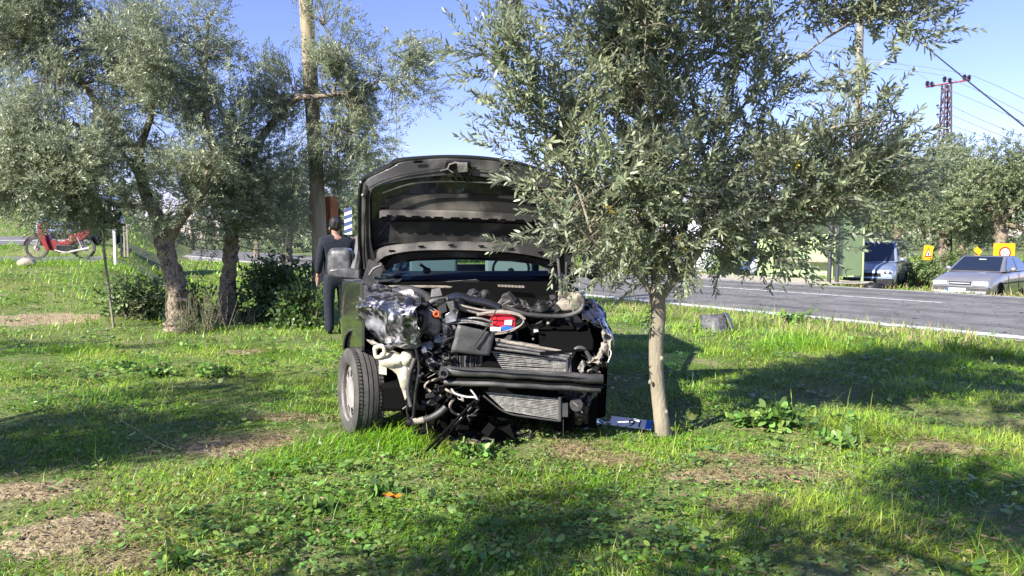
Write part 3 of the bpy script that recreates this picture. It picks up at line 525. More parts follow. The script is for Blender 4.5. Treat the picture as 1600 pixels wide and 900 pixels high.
oldtree('olive_tree', 'olive tree with straight grey trunk, its boughs reaching over the wooden pole', gB, [gB - Vector((0, 0, .1)), qb(355, 480), qb(357, 440), qb(360, 400), qb(362, 360)], [.30, .19, .125, .12, .11],
    [([qb(360, 370), qb(375, 300), qb(400, 230), qb(440, 175), qb(465, 153, -.2), (qb(490, 152, -.25)), qb(520, 148, -.2), qb(560, 140), qb(585, 130), qb(600, 124), qb(615, 130)], .09, .014), ([qb(615, 130), qb(625, 120), qb(640, 90)], .018, .01), ([qb(490, 152, -.25), qb(486, 175, -.3), qb(500, 190, -.2), qb(520, 195)], .03, .012), ([qb(520, 148), qb(530, 100), qb(505, 40)], .03, .01), ([qb(360, 370), qb(345, 300), qb(370, 200)], .08, .02)],
    clB, 6600, 18, sl=.24, lL=.060, lW=.0150)
# the boughs of the neighbouring trees that shade the foreground (trunks outside the frame)
def shade(name, lab, x, y, cls, ns):
    z = g1(x, y); b = Vector((x, y, z)); oldtree(name, lab, b, [b - Vector((0, 0, .1)), b + Vector((.05, 0, .6)), b + Vector((-.05, .1, 1.3)), b + Vector((0, 0, 1.9))], [.3, .2, .17, .15],
    [([b + Vector((0, 0, 1.7)), (b + Vector((0, 0, 2.1))).lerp(Vector(c[:3]), .4), Vector(c[:3])], .09, .02) for c in cls[:6]], cls, ns, 12, .075, .02, group='olive trees', feed=0, sl=.3)
def ov(gx, gy, h, rx, ry, rz, wt=1): k = h / SUN.z; return (gx + SUN.x * k, gy + SUN.y * k, h, rx, ry, rz, wt)
def gp(px, py): g_ = G(px, py); return g_.x, g_.y
shade('olive_tree', 'olive tree standing left of the photographer, its shade on the lawn', -7.2, 1.2, [ov(*gp(20, 700), 3.0, .9, .45, .35), ov(*gp(150, 668), 3.2, .8, .28, .3), ov(*gp(300, 645), 3.0, .65, .25, .3), ov(*gp(430, 600), 3.1, .8, .25, .3), ov(*gp(240, 610), 3.3, .5, .15, .3, .6), ov(*gp(-80, 740), 2.8, .6, .5, .3), ov(*gp(60, 545), 3.4, 1.2, .4, .3, .7), ov(*gp(200, 690), 3.1, .8, .25, .3), ov(*gp(380, 620), 3.1, .7, .2, .3)], 2300)
shade('olive_tree', 'olive tree standing behind the photographer, its shade on the near grass', -3.4, -1.6, [ov(*gp(480, 840), 2.6, .35, .10, .15), ov(*gp(700, 880), 2.8, .4, .14, .2), ov(*gp(820, 820), 3.0, .32, .12, .2), ov(*gp(640, 905), 2.5, .4, .12, .2), ov(*gp(900, 850), 2.9, .3, .12, .2, .8)], 460)
shade('olive_tree', 'olive tree standing behind and right of the photographer', 1.6, -2.6, [ov(*gp(1150, 850), 2.7, .4, .14, .2), ov(*gp(1330, 830), 2.9, .35, .12, .2, .9), ov(*gp(1440, 760), 3.0, .35, .12, .2), ov(*gp(1020, 890), 2.7, .35, .1, .2, .8), ov(*gp(1560, 790), 3.1, .35, .14, .2), ov(*gp(1250, 880), 3.0, .4, .12, .2, .8), ov(*gp(1620, 820), 3.0, .4, .3, .2)], 700)
shade('olive_tree', 'olive tree standing out of view on the right by the road', 7.4, 3.0, [ov(*gp(1500, 600), 3.2, 1.0, .5, .35), ov(*gp(1580, 560), 3.4, .9, .6, .3), ov(*gp(1400, 570), 3.4, .7, .3, .3, .8), ov(*gp(1560, 640), 2.9, .6, .3, .3, .7)], 900)
# far trees
def fartree(px, py0, py1, D, wpx, lab, ns=800, tr=.12, name='olive_tree', lm='leafd', lL=.12, tcol='bark', seed=0):
    rnd = random.Random(seed); b = P(px, py1, D); b.z = g1(b.x, b.y); H = P(px, py0 - 22, D).z - b.z; k = D / FPX; wr = wpx * k / 2; cls = []
    for i in range(15):
        a = rnd.uniform(0, 6.3); rr = rnd.uniform(.2, .75) * wr; zz = b.z + H * rnd.uniform(.30, .84); s_ = rnd.uniform(.36, .55) * wr
        cls.append((b.x + math.cos(a) * rr, b.y + math.sin(a) * rr, zz, s_, s_, min(s_ * .9, H * .24), 1))
    cls.append((b.x, b.y, b.z + H * .82, wr * .45, wr * .45, H * .17, 1)); tp = [b - Vector((0, 0, .2)), b + Vector((.08, 0, H * .2)), b + Vector((-.05, 0, H * .42))]
    return oldtree(name, lab, b, tp, [tr * 1.4, tr, tr * .8], [([tp[2] - Vector((0, 0, .1)), Vector(c[:3])], tr * .6, tr * .15) for c in cls[:4]], cls, ns, 14, lL, lL * .34, lm=lm, sl=.45, sbr=.5, group='distant trees', feed=0)
far = [(1400, 262, 420, 42, 130, 'distant olive tree behind the blue-grey van'), (1470, 238, 420, 40, 150, 'tall pale olive tree beyond the lattice pylon'), (1560, 240, 412, 36, 170, 'broad olive tree with dark trunk beyond the grey sedan'), (1640, 232, 412, 38, 150, 'olive tree at the right edge beyond the sedan'), (1350, 290, 420, 50, 110, 'distant olive tree just behind the bus shelter'),
    (1500, 290, 410, 52, 120, 'low olive tree behind the orange road signs'), (1230, 300, 400, 70, 150, 'distant tree behind the shelter roof'), (590, 262, 400, 45, 90, 'pale distant olive tree left of the raised bonnet'), (520, 268, 395, 52, 90, 'distant olive tree behind the rusty box'), (450, 250, 395, 48, 130, 'distant olive tree behind the wooden pole'), (400, 280, 395, 60, 120, 'distant olive tree seen between the left trunk and the pole'),
    (1000, 300, 400, 75, 170, 'distant tree behind the young olive trunk'), (900, 310, 400, 90, 140, 'distant tree behind the raised bonnet'), (1110, 305, 400, 80, 140, 'distant tree left of the white wall'), (300, 300, 392, 90, 130, 'distant tree seen past the gnarled trunk'), (740, 305, 400, 80, 160, 'distant tree hidden behind the bonnet'), (200, 310, 385, 95, 110, 'distant tree beyond the motorcycle')]
for k, (px, y0, y1, D, wd, lab) in enumerate(far): fartree(px, y0, y1, D, wd, lab, ns=2600 if D < 56 else 800, seed=k, lL=.16 if D < 55 else .3, tr=.2 if px != 1560 else .28)
# far line of trees closing the horizon
n = 9000; fx = rng.uniform(-130, 150, n); fy = rng.uniform(105, 135, n) + 8 * np.sin(fx * .05); fh = 2.6 + 1.6 * np.sin(fx * .21) * np.sin(fx * .083 + 1) + .8 * np.sin(fx * .71); keepm = rng.uniform(size=n) < np.where((fx < -40), .55, 1)
fz = gh(fx, fy) + fh * rng.uniform(0, 1, n) ** .7 * 1.15; O = np.stack([fx, fy, fz], 1)[keepm]; V, F = sprays(O, nrmz(rng.normal(0, .6, O.shape) + np.array([0, 0, .5])), np.full(len(O), 1.0), 9, .55, .3, 1, 55, .1, .5)
T(npmesh('far_woods', V, F, M['leafd']), 'distant line of olive groves along the horizon', 'woods', kind='stuff')
# bushes
def bushy(name, lab, px, py, rpx, rpy, D, ns, lL, lm='bush', nl=10, asp=.5, seg=3, up=.3, cat='bush', cls=None):
    b = P(px, py, D); b.z = g1(b.x, b.y); k = D / FPX; t = thing(name, lab, cat, b)
    cls = cls or [(b.x, b.y, b.z + rpy * k * .85, rpx * k, rpx * k * .6, rpy * k, 1)]; O, dd, _ = sample(cls, ns, lo=.1); O[:, 2] = np.maximum(O[:, 2], b.z + .05)
    Dv = nrmz(dd * .5 + rng.normal(0, .5, (ns, 3)) + np.array([0, 0, up])); V, F = sprays(O, Dv, np.full(ns, lL * 3.5), nl, lL, lL * asp, seg, 60, .1); npmesh('foliage', V, F, M[lm], t)['kind'] = 'stuff'
    mb = MB()
    for i in range(0, ns, max(1, ns // 26)): mb.tube(curve([b + Vector((random.gauss(0, .1), random.gauss(0, .1), -.05)), b.lerp(Vector(O[i]), .5) + Vector((random.gauss(0, .08), 0, .1)), Vector(O[i])], 4), [.014 - .001 * q_ for q_ in range(9)], 5)
    mb.build('stem', 'twig', t); return t
bushy('bush', 'broad leaved green bush left of the gnarled olive trunk', 212, 455, 50, 30, 12.6, 230, .075, 'cover')
bushy('bush', 'dark green bush in shade behind the straight olive trunk', 435, 470, 58, 52, 13.2, 480, .085)
bushy('bush', 'dark leafy bush between the two olive trunks', 305, 460, 26, 30, 13.4, 60, .07)
bushy('bush', 'low dark bush below the wooden pole', 475, 470, 35, 30, 12.2, 150, .09)
bushy('bush', 'dry scrubby bush beyond the road between van and sedan', 1440, 432, 34, 22, 30, 220, .12, 'cover')
bushy('bush', 'yellow green weedy bush left of the bus shelter', 1130, 424, 26, 20, 31, 170, .12, 'cover')
bushy('bush', 'dry scrubby bush left of the grey sedan windscreen', 1490, 430, 26, 24, 33, 150, .12, 'cover')
# sapling and dry shoots by the trunks
gs = P(175, 435, 11.6); gs.z = g1(gs.x, gs.y); t = thing('sapling', 'thin pale sapling beside the broad leaved bush', 'sapling', gs)
mb = MB(); k0 = lambda px, py: P(px, py, 11.6)
mb.tube(curve([gs, k0(163, 395), k0(163, 370), k0(162, 345), k0(163, 325)], 5), [.02] * 8 + [.014] * 13, 7); mb.tube([k0(163, 378), k0(153, 367), k0(148, 358)], [.01, .008, .005], 5); mb.tube([k0(163, 380), k0(170, 368), k0(173, 360)], [.01, .008, .005], 5); mb.build('stem', 'barky', t)
O, dd, _ = sample([CL(158, 342, 26, 16, 11.6), CL(135, 330, 22, 10, 11.6)], 60); V, F = sprays(O, nrmz(dd + rng.normal(0, .4, (60, 3))), np.full(60, .2), 8, .085, .05, 3); npmesh('foliage', V, F, M['bush'], t)['kind'] = 'stuff'
def shoots(lab, px, py, w_, h, n, D):
    b = P(px, py, D); b.z = g1(b.x, b.y); t = thing('olive_shoots', lab, 'shoots', b, group='grey shoots at the trunk feet'); mb = MB(); O = []; Dv = []
    for i in range(n):
        s_ = b + Vector((random.gauss(0, w_), random.gauss(0, w_ * .4), 0)); s_.z = g1(s_.x, s_.y); e = s_ + Vector((random.gauss(0, .12), random.gauss(0, .1), h * random.uniform(.5, 1.1))); mb.tube([s_, s_.lerp(e, .5) + Vector((random.gauss(0, .02), 0, 0)), e], [.006, .004, .002], 4); O.append(s_); Dv.append(e - s_)
    mb.build('stem', 'twig', t); O = np.array(O); Dv = np.array(Dv); V, F = sprays(O, Dv, np.linalg.norm(Dv, axis=1), 30, .04, .009, 1, 45, 0); npmesh('foliage', V, F, M['cover'], t)['kind'] = 'stuff'
shoots('grey green shoots growing between the two old olive trunks', 318, 508, .22, .62, 70, gA.y - .2); shoots('spindly grey shoot right of the straight olive trunk', 390, 515, .13, .62, 16, gB.y - .5); shoots('dry shoots at the foot of the gnarled trunk', 290, 525, .16, .25, 22, gA.y - .5)
# ------------------------------------------------------------------ the wrecked van
YAW = R(2)
OC = Vector((-.333, 5.42, 0.0)); RCt = Matrix.Rotation(YAW, 3, 'Z')
def C_(x, y, z): return OC + RCt @ Vector((x, y, z))
VAN = thing('wrecked_van', 'wrecked black van with crushed front and bonnet raised, on the grass', 'van', OC)
rightv = RCt @ Vector((1, 0, 0)); backv = RCt @ Vector((0, 1, 0)); UP = Vector((0, 0, 1))
def FD(px): return 4.93 + .0002 * (px - 560)
def F(px, py, o=0): return P(px, py, FD(px) + o)
def Fs(l, o=0): return [F(a[0], a[1], (a[2] if len(a) > 2 else 0) + o) for a in l]
tow = (-backv)
# bonnet: a plane hinged at the cowl
hp = P(570, 434, 6.1); hup = (backv * -math.cos(R(66)) + UP * math.sin(R(66))).normalized(); hn = rightv.cross(hup).normalized()
if hn.y > 0: hn = -hn
CAMV = Vector((0, 0, CZ))
def H(px, py, off=0):
    d = P(px, py, 1) - CAMV; t = ((hp - CAMV).dot(hn) + off) / d.dot(hn); return CAMV + d * t
def Hs(l, off=0): return [H(a, b, off) for a, b in l]
hood = [(569, 438), (562, 392), (561, 331), (563.6, 288), (572, 276), (607, 258), (620, 250), (662, 246), (702, 244.5), (746, 246), (789, 251), (822, 258), (850, 268), (880, 284), (893, 305), (897, 350), (896, 400), (889, 440), (880, 427), (850, 415), (800, 409), (720, 406), (650, 408), (610, 413), (585, 424)]
def arc(l, n=5): 
    c = curve([Vector((a, b, 0)) for a, b in l], n); return [(p.x, p.y) for p in c]
HB = None
mb = MB(); mb.plate(Hs(arc(hood[:18], 3) + hood[18:], -.045), .02, -hn); HB = mb.build('bonnet', 'paint', VAN, bevel=.004)
# rolled outer edge: glossy lip
mb = MB(); mb.tube(Hs(arc(hood[:18], 4), -.045), .014, 8, fl=1.0); mb.build('bonnet_lip', 'paint', HB)
inn = [(588, 405), (580, 380), (578, 340), (580, 300), (596, 290), (632, 281), (673, 276), (712, 274), (760, 277), (806, 288), (862, 304), (876, 330), (878, 370), (872, 402)]
out = [(573, 436), (566, 392), (565, 331), (567, 291), (576, 279), (612, 262), (626, 254), (664, 250), (702, 248), (746, 250), (789, 255), (848, 271), (888, 306), (892, 350), (891, 400), (884, 436)]
def rs(l, n):
    c = curve([Vector((a, b, 0)) for a, b in l], 8); L = [0]
    for a, b in zip(c[:-1], c[1:]): L.append(L[-1] + (b - a).length)
    o = []
    for i in range(n):
        s_ = L[-1] * i / (n - 1); j = min(range(len(L) - 1), key=lambda k: 0 if L[k] <= s_ <= L[k + 1] else 1); t = (s_ - L[j]) / max(1e-6, L[j + 1] - L[j]); p = c[j].lerp(c[j + 1], min(1, max(0, t))); o.append((p.x, p.y))
    return o
A_ = rs(out, 60); B_ = rs(inn, 60)
mb = MB(); mb.strip([H(a, b, -.02) for a, b in A_], [H(a, b, .022) for a, b in B_], .03, -hn); mb.build('bonnet_frame', 'hoodin', HB, smooth=25, bevel=.003)
mb = MB(); mb.tube([H(a, b, .026) for a, b in rs([(577, 293), (596, 283), (632, 272), (690, 262)], 24)], .0055, 6); mb.tube([H(a, b, .026) for a, b in rs([(741, 263), (770, 267), (806, 277), (860, 297)], 24)], .0055, 6)
mb.tube([H(a, b, .03) for a, b in rs([(598, 302), (640, 288), (690, 284), (750, 285), (806, 293), (868, 312)], 30)], .006, 6)
mb.tube([H(a, b, .02) for a, b in rs([(570, 420), (568, 380), (570, 330), (572, 295)], 20)], .012, 6); mb.tube([H(a, b, .02) for a, b in rs([(885, 425), (884, 380), (884, 320)], 20)], .012, 6); mb.build('pressed_ridge', 'hoodin', HB)
mb = MB(); mb.plate(Hs([(600, 336), (602, 312), (630, 305), (690, 303), (790, 306), (862, 318), (866, 338)], -.035), .012, -hn); mb.build('bonnet_panel', 'hoodpan', HB, smooth=0)
mb = MB(); mb.plate(Hs([(607, 380), (610, 347), (690, 346), (806, 349), (866, 352), (862, 390), (700, 378)], -.035), .012, -hn); mb.build('bonnet_panel', 'hoodin', HB, smooth=0)
# cross bar with slots
mb = MB(); a = rs([(593, 331), (600, 330), (700, 331), (806, 336), (872, 341)], 30); b = rs([(593, 341), (601, 338), (700, 341), (806, 345), (872, 350)], 30)
mb.strip(Hs(a, .015), Hs(b, .03), .03, -hn); mb.build('cross_bar', 'hoodpan', HB)
for k, px in enumerate((608, 626, 650, 668, 685, 711, 727, 744, 770, 786, 812, 838)):
    w_ = (4, 7, 7, 4, 7, 7, 4, 7, 7, 4, 7, 7)[k]; y = 336.5 + (px - 600) * .035; MB().plate(Hs([(px - w_, y - 1.2), (px + w_, y - 1), (px + w_, y + 1.8), (px - w_, y + 1.5)], .031), .004, hn).build('slot', 'void', HB)
mb = MB(); mb.tube(Hs(rs([(604, 345), (700, 345), (866, 352)], 20), .005), .004, 6)
mb.build('bar_seam', 'void', HB)
# lower rail with slots
a = rs([(580, 398), (592, 389), (620, 384), (660, 380), (702, 378.5), (760, 380), (818, 385), (870, 394)], 36); b = rs([(588, 412), (600, 401), (628, 394), (660, 391), (702, 390.5), (760, 392), (818, 397), (873, 409)], 36)
mb = MB(); mb.strip(Hs(a, .0), Hs(b, .03), .025, -hn); mb.build('lower_rail', 'hoodpan', HB)
for px, y in ((612, 391.5), (658, 384.5), (705, 382.5), (752, 384), (798, 388), (845, 394)): MB().plate(Hs([(px - 4.5, y - .9), (px + 4.5, y - 1.1), (px + 4.5, y + 1), (px - 4.5, y + 1.2)], .022), .006, hn).build('slot', 'void', HB)
for px, y in ((655, 252), (683, 277.5), (762, 281), (789, 258), (795, 259), (652, 252.5)): MB().plate(Hs([(px - 6, y - 1.3), (px + 6, y - 1.5), (px + 6, y + 1.2), (px - 6, y + 1.5)], .004), .012, hn).build('slot', 'void', HB)
a = rs([(600, 418), (612, 404), (640, 397), (702, 394), (760, 395), (820, 400), (872, 413)], 30); b = rs([(604, 426), (618, 412), (645, 405), (702, 402), (760, 403), (820, 408), (868, 424)], 30)
mb = MB(); mb.strip(Hs(a, -.02), Hs(b, -.02), .02, -hn); mb.build('rear_flange', 'hoodin', HB)
# latch
mb = MB(); mb.plate(Hs([(697, 250), (735, 251), (738, 272), (728, 276), (700, 274), (693, 266)], .02), .03, hn); LT = mb.build('bonnet_latch', 'black', HB, bevel=.003)
mb = MB(); mb.tube(Hs([(700, 263), (702, 257), (712, 254), (722, 256)], .06), .006, 6); mb.tube(Hs([(688, 267), (700, 264), (708, 270)], .055), .006, 6); mb.plate(Hs([(714, 254), (730, 254), (731, 267), (716, 268)], .05), .02, hn); mb.tube(Hs([(731, 262), (737, 268), (733, 274)], .05), .005, 6); mb.build('catch', 'alloy', LT)
mb = MB(); [mb.tube(Hs([(706 + k * 9, 277), (712 + k * 9, 285)], .028), .006, 5) for k in range(4)]; mb.build('latch_brace', 'void', HB)
mb = MB(); mb.ball(H(567, 305, .03), .014, 10, 6); mb.ball(H(564, 285, .01), .012, 10, 6); mb.build('rubber_stop', 'alloy', HB)
# wheels
def wheel(parent, c, ax, r, wd, side, rimm='rim', tm='rubber', name='wheel', groove=True, spokes=8):
    ax = Vector(ax).normalized(); wr = thing if False else None
    prof = [(r * .66, wd * .5), (r * .80, wd * .53), (r * .93, wd * .50), (r * .985, wd * .42)]
    hs = [.36, .345, .335, .18, .17, .155, .14, .01, 0, -.01]
    pr = [(r * .66, -wd * .45), (r * .8, -wd * .53), (r * .93, -wd * .5), (r * .985, -wd * .43)]
    for a, d in ((-.36, 0), (-.28, 0), (-.275, 1), (-.235, 1), (-.23, 0), (-.1, 0), (-.095, 1), (-.055, 1), (-.05, 0), (.05, 0), (.055, 1), (.095, 1), (.1, 0), (.23, 0), (.235, 1), (.275, 1), (.28, 0), (.36, 0)): pr.append(((r * (.962 if d and groove else 1 - .05 * a * a * 4)), a * wd * 1.05))
    pr += [(r * .985, wd * .43), (r * .93, wd * .5), (r * .8, wd * .53), (r * .66, wd * .46), (r * .62, wd * .3), (r * .62, -wd * .3)]
    mb = MB(); mb.lathe(pr, c, ax, 72, cl=True); W = mb.build(name, tm, parent, smooth=40)
    if groove:
        mb = MB(); q = UP.rotation_difference(ax)
        for k in range(72):
            a = 2 * math.pi * k / 72; dr = q @ Vector((math.cos(a), math.sin(a), 0)); tn = q @ Vector((-math.sin(a), math.cos(a), 0))
            for s_ in (-1, 1):
                b_ = Vector(c) + dr * r * 1.001 + ax * s_ * wd * .34; mb.add([b_ - ax * wd * .07 - tn * .003, b_ + ax * wd * .07 - tn * .003, b_ + ax * wd * .07 + tn * .003, b_ - ax * wd * .07 + tn * .003], [(0, 1, 2, 3)])
        mb.build('tread_sipe', 'void', W)
    o = side * wd; mb = MB(); mb.lathe([(r * .65, o * .46), (r * .64, o * .36), (r * .60, o * .22), (r * .58, o * -.3), (r * .64, o * -.42)], c, ax, 48, cl=False); mb.f = [f for f in mb.f if len(f) < 5]
    q = UP.rotation_difference(ax)
    mb.build('rim', rimm, W)
    mb = MB(); n = 60; rr = [(.60, .30), (.52, .34), (.36, .36), (.2, .38), (.12, .42), (.0, .43)]
    v = [Vector(c) + q @ Vector((r * a * math.cos(2 * math.pi * j / n), r * a * math.sin(2 * math.pi * j / n), o * h)) for a, h in rr for j in range(n)]; f = []
    for i in range(len(rr) - 1):
        for j in range(n):
            if i == 1 and (j % (n // spokes)) in range(1, n // spokes - 2): continue
            f.append((i * n + j, i * n + (j + 1) % n, (i + 1) * n + (j + 1) % n, (i + 1) * n + j))
    mb.add(v, f); mb.build('wheel_disc', rimm, W)
    mb = MB(); mb.lathe([(r * .58, o * -.1), (r * .1, o * -.1)], c, ax, 24); mb.build('brake_disc', 'void', W); return W
wc = Vector((-1.095, 5.40, .315)); wax = Vector((-math.cos(R(25)), -math.sin(R(25)), .03))
wheel(VAN, wc, wax, .318, .205, 1)
wheel(VAN, C_(.74, .12, .315), RCt @ Vector((1, 0, 0)), .318, .2, 1); wheel(VAN, C_(-.76, 2.68, .315), -rightv, .318, .2, 1); wheel(VAN, C_(.76, 2.68, .315), rightv, .318, .2, 1)
# body sides, doors (behind), built in the van's own frame
def side(s_, name='side_panel'):
    X = (.83 if s_ < 0 else .88) * s_; pl = [(.62, .32), (.62, 1.02), (3.85, 1.08), (3.9, .42), (3.15, .36)] + [(2.68 + .40 * math.cos(a), .33 + .40 * math.sin(a)) for a in np.linspace(.1, math.pi - .1, 10)] + [(2.2, .3)]
    mb = MB(); mb.plate([C_(X, y, z) for y, z in pl], .03, rightv * -s_); o = mb.build(name, 'paint', VAN, bevel=.01)
    mb = MB(); mb.plate([C_(X + .012 * s_, y, z) for y, z in ((.8, .5), (2.1, .48), (2.1, .58), (.8, .6))], .012, rightv * s_); mb.build('rubbing_strip', 'black', o)
    up = [(1.05, 1.09), (1.60, 1.66), (1.75, 1.74), (3.62, 1.74), (3.84, 1.1)]
    mb = MB(); 
    tl = lambda y, z: C_(X - s_ * .19 * (z - 1.08) / .66, y, z)
    for a, b, w_ in (((.98, 1.07), (1.66, 1.74), .035), ((2.15, 1.08), (2.15, 1.76), .04), ((3.05, 1.08), (3.05, 1.76), .04), ((3.84, 1.08), (3.72, 1.76), .05)): mb.tube([tl(*a), tl(*b)], w_, 6)
    mb.tube([tl(1.66, 1.76), tl(3.72, 1.78)], .04, 6); mb.tube([tl(.95, 1.06), tl(3.84, 1.08)], .03, 6); mb.build('window_pillar', 'paint', o)
    for y0, y1 in ((1.05, 2.12), (2.18, 3.02), (3.08, 3.78)):
        mb = MB(); mb.plate([tl(y0 + (0.03), 1.1), tl(y1, 1.1), tl(y1 - (.06 if y1 > 3.5 else 0), 1.72), tl(y0 + (.6 if y0 < 1.1 else 0), 1.72)], .005, rightv * s_); mb.build('side_window', 'glass', o)
    return o
side(-1); side(1)
mb = MB(); mb.grid(lambda u, v: C_((u - .48) * 1.56, 1.62 + v * 2.12, 1.765 + .05 * (1 - (2 * u - 1) ** 2) + .02 * math.sin(v * 3.1)), 12, 12); o = mb.build('roof', 'paint', VAN); o.modifiers.new('t', 'SOLIDIFY').thickness = .03
mb = MB(); mb.plate([C_(-.8, 3.86, .4), C_(.8, 3.86, .4), C_(.8, 3.86, 1.1), C_(-.8, 3.86, 1.1)], .04, backv); o = mb.build('tailgate', 'paint', VAN)
mb = MB(); mb.plate([C_(-.76, 3.84, 1.12), C_(.76, 3.84, 1.12), C_(.66, 3.74, 1.72), C_(-.66, 3.74, 1.72)], .006, backv); mb.build('rear_window', 'glass', o)
mb = MB(); mb.box(C_(0, 2.2, .38), (1.6, 3.2, .12), (0, 0, YAW)); mb.build('floor_pan', 'void', VAN)
# windscreen, cowl, wipers, dashboard
def wsf(u, v): x = (u - .5) * (1.56 - .22 * v); return C_(x, .92 + .72 * v + .16 * (2 * u - 1) ** 2 * (1 - .3 * v) - .02, 1.07 + .68 * v)
mb = MB(); mb.grid(wsf, 16, 8); WS = mb.build('windscreen', 'glass', VAN, smooth=60)
mb = MB(); mb.grid(lambda u, v: C_((u - .5) * 1.5, 1.0 + v * .5, 1.10 + .03 * math.sin(v * 3)), 8, 6); mb.box(C_(0, 1.55, .9), (1.5, .3, .4), (0, 0, YAW)); D0 = mb.build('dashboard', 'cabin', VAN)
mb = MB(); mb.lathe([(.17, 0), (.18, .02), (.17, .03), (.155, .02)], C_(.38, 1.6, 1.12), RCt @ Vector((0, .8, .6)), 24, cl=True); mb.tube([C_(.38, 1.6, 1.12), C_(.38, 1.4, 1.0)], .03); mb.build('steering_wheel', 'black', D0)
for s_ in (-.38, .38):
    mb = MB(); mb.box(C_(s_, 2.2, .95), (.48, .14, .7), (-.15, 0, YAW)); mb.box(C_(s_, 2.28, 1.42), (.26, .1, .2), (-.1, 0, YAW)); mb.box(C_(s_, 2.0, .6), (.48, .5, .14), (0, 0, YAW)); mb.build('seat', mat('seat_cloth', (.30, .38, .38), .9), VAN, bevel=.03)
mb = MB(); mb.box(C_(-.02, 1.28, 1.50), (.22, .03, .07), (0, 0, YAW)); mb.build('rear_view_mirror', 'black', VAN, bevel=.01)
mb = MB(); mb.tube([H(655, 412, .0), P(668, 421, 6.35)], .012); mb.ball(P(667, 423, 6.3), (.035, .03, .028)); mb.build('mirror_bracket', 'black', VAN)
# cowl panel + tan strip
mb = MB(); mb.strip([P(585 + k * 14.5, 452 - 7 * math.sin(k / 21 * 3.1) + k * .15, 6.0 + k * .013) for k in range(22)], [P(590 + k * 14.0, 447 - 9 * math.sin(k / 21 * 3.1) + k * .12, 6.35 + k * .013) for k in range(22)], .02, -UP); CW = mb.build('cowl_panel', 'grey', VAN)
mb = MB(); mb.tube([P(603 + k * 13, 448 - 3.0 * math.sin(k / 20 * 3.1) + k * .42, 5.93 + k * .012) for k in range(21)], .011, 6); mb.build('cowl_edge_trim', 'beige', CW)
mb = MB()
for k in range(19): mb.plate([P(778 + k * 2.2, 444.5 + k * .1, 5.97), P(779 + k * 2.2, 444.5 + k * .1, 5.97), P(779.4 + k * 2.2, 448 + k * .1, 5.95), P(778.4 + k * 2.2, 448 + k * .1, 5.95)], .004, -backv)
mb.build('cowl_grille', 'beige', CW)
mb = MB(); mb.box(P(736, 440, 6.05), (.13, .03, .025), (0, 0, YAW)); mb.tube([P(736, 440, 6.05), P(800, 444, 6.15)], .008); mb.tube([P(745, 437, 6.1), P(690, 441, 6.15), P(640, 443, 6.2)], .006); mb.box(P(692, 442, 6.05), (.06, .03, .02), (0, 0, YAW)); mb.build('wiper', 'black', VAN)
mb = MB()
for k in range(16): mb.plate([P(583 + k * 2.6, 449 - k * .55, 6.0), P(584.6 + k * 2.6, 448.8 - k * .55, 6.0), P(589 + k * 2.6, 438 - k * .2, 6.15), P(587.6 + k * 2.6, 438 - k * .2, 6.15)], .008, -backv)
mb.build('cowl_louvre', 'grey', CW)
# door mirror on the left
mb = MB(); mc = P(530, 404, 6.05); n = 0
def mf(u, v):
    a = 2 * math.pi * u; t = v
    sx = 19.5 * (abs(math.cos(a)) ** .45) * (1 if math.cos(a) > 0 else -1); sy = 23 * (abs(math.sin(a)) ** .45) * (1 if math.sin(a) > 0 else -1)
    k = math.sqrt(max(0, 1 - (1 - t) ** 2.6)); return P(531 + sx * k + sy * k * .03, 410 - sy * k, 6.05 + .10 * (t ** 2) - .02)
mb.grid(mf, 36, 8); MR = mb.build('door_mirror', 'mirror', VAN, smooth=60)
mb = MB(); mb.plate([mf(u / 24, 1) for u in range(24)], .05, Vector((0, 1, 0))); mb.build('mirror_glass', 'dglass', MR)
mb = MB(); mb.strip(Fs([(514, 421), (530, 419), (548, 419), (562, 423)], 1.02), Fs([(517, 432), (532, 434), (550, 436), (562, 438)], 1.02), .1, Vector((0, 1, 0))); mb.build('mirror_arm', 'mirror', VAN, bevel=.012)
mb = MB(); mb.tube([P(551, 440, 6.0), P(558, 405, 6.1), P(562, 370, 6.2)], [.05, .035, .03], 8); mb.plate([P(547, 437, 6.05), P(560, 437, 6.0), P(562, 420, 6.1), P(556, 412, 6.15)], .02, Vector((0, 1, 0))); mb.build('pillar_trim', 'dusty', VAN)
mb = MB(); mb.ball(C_(1.06, .95, 1.2), (.11, .07, .14), 14, 8); mb.box(C_(.93, .98, 1.12), (.2, .06, .07), (0, 0, YAW)); mb.build('door_mirror', 'mirror', VAN, bevel=.01)
# left wing: sound rear half with the wheel arch
def wing(u, v):
    px = 534 + 34 * u ** 1.2; py = 436 + v * 112; b = .05 * math.sin(v * 2.6)
    return P(px + 3.0 * math.sin(v * 3) * (1 - u) * -1 + (2 if v > .6 else 0), py, 5.95 - .75 * u - b * (1 - u) * 0)
mb = MB(); mb.grid(wing, 10, 16); v = []
o = mb.build('wing', 'paint', VAN, smooth=60); o.modifiers.new('t', 'SOLIDIFY').thickness = .004
mb = MB(); ar = [P(537, 545, 5.75), P(539, 530, 5.7), P(545, 518, 5.6), P(556, 515, 5.5), P(570, 520, 5.35), (P(582, 531, 5.25)), P(590, 548, 5.2)]
mb.tube(curve(ar, 5), .009, 6); mb.build('wheel_arch_lip', 'dusty', o)
mb = MB(); mb.strip(curve(ar, 4), [p + Vector((.25, .35, -.02)) for p in curve(ar, 4)], .01, Vector((0, 1, 0))); mb.build('wheel_arch_liner', 'void', VAN)
mb = MB(); mb.plate([P(560, 520, 5.5), P(594, 530, 5.35), P(606, 560, 5.4), P(604, 640, 5.6), P(585, 660, 5.7), P(560, 600, 5.9)], .02, Vector((0, 1, 0))); mb.build('inner_arch', 'void', VAN)
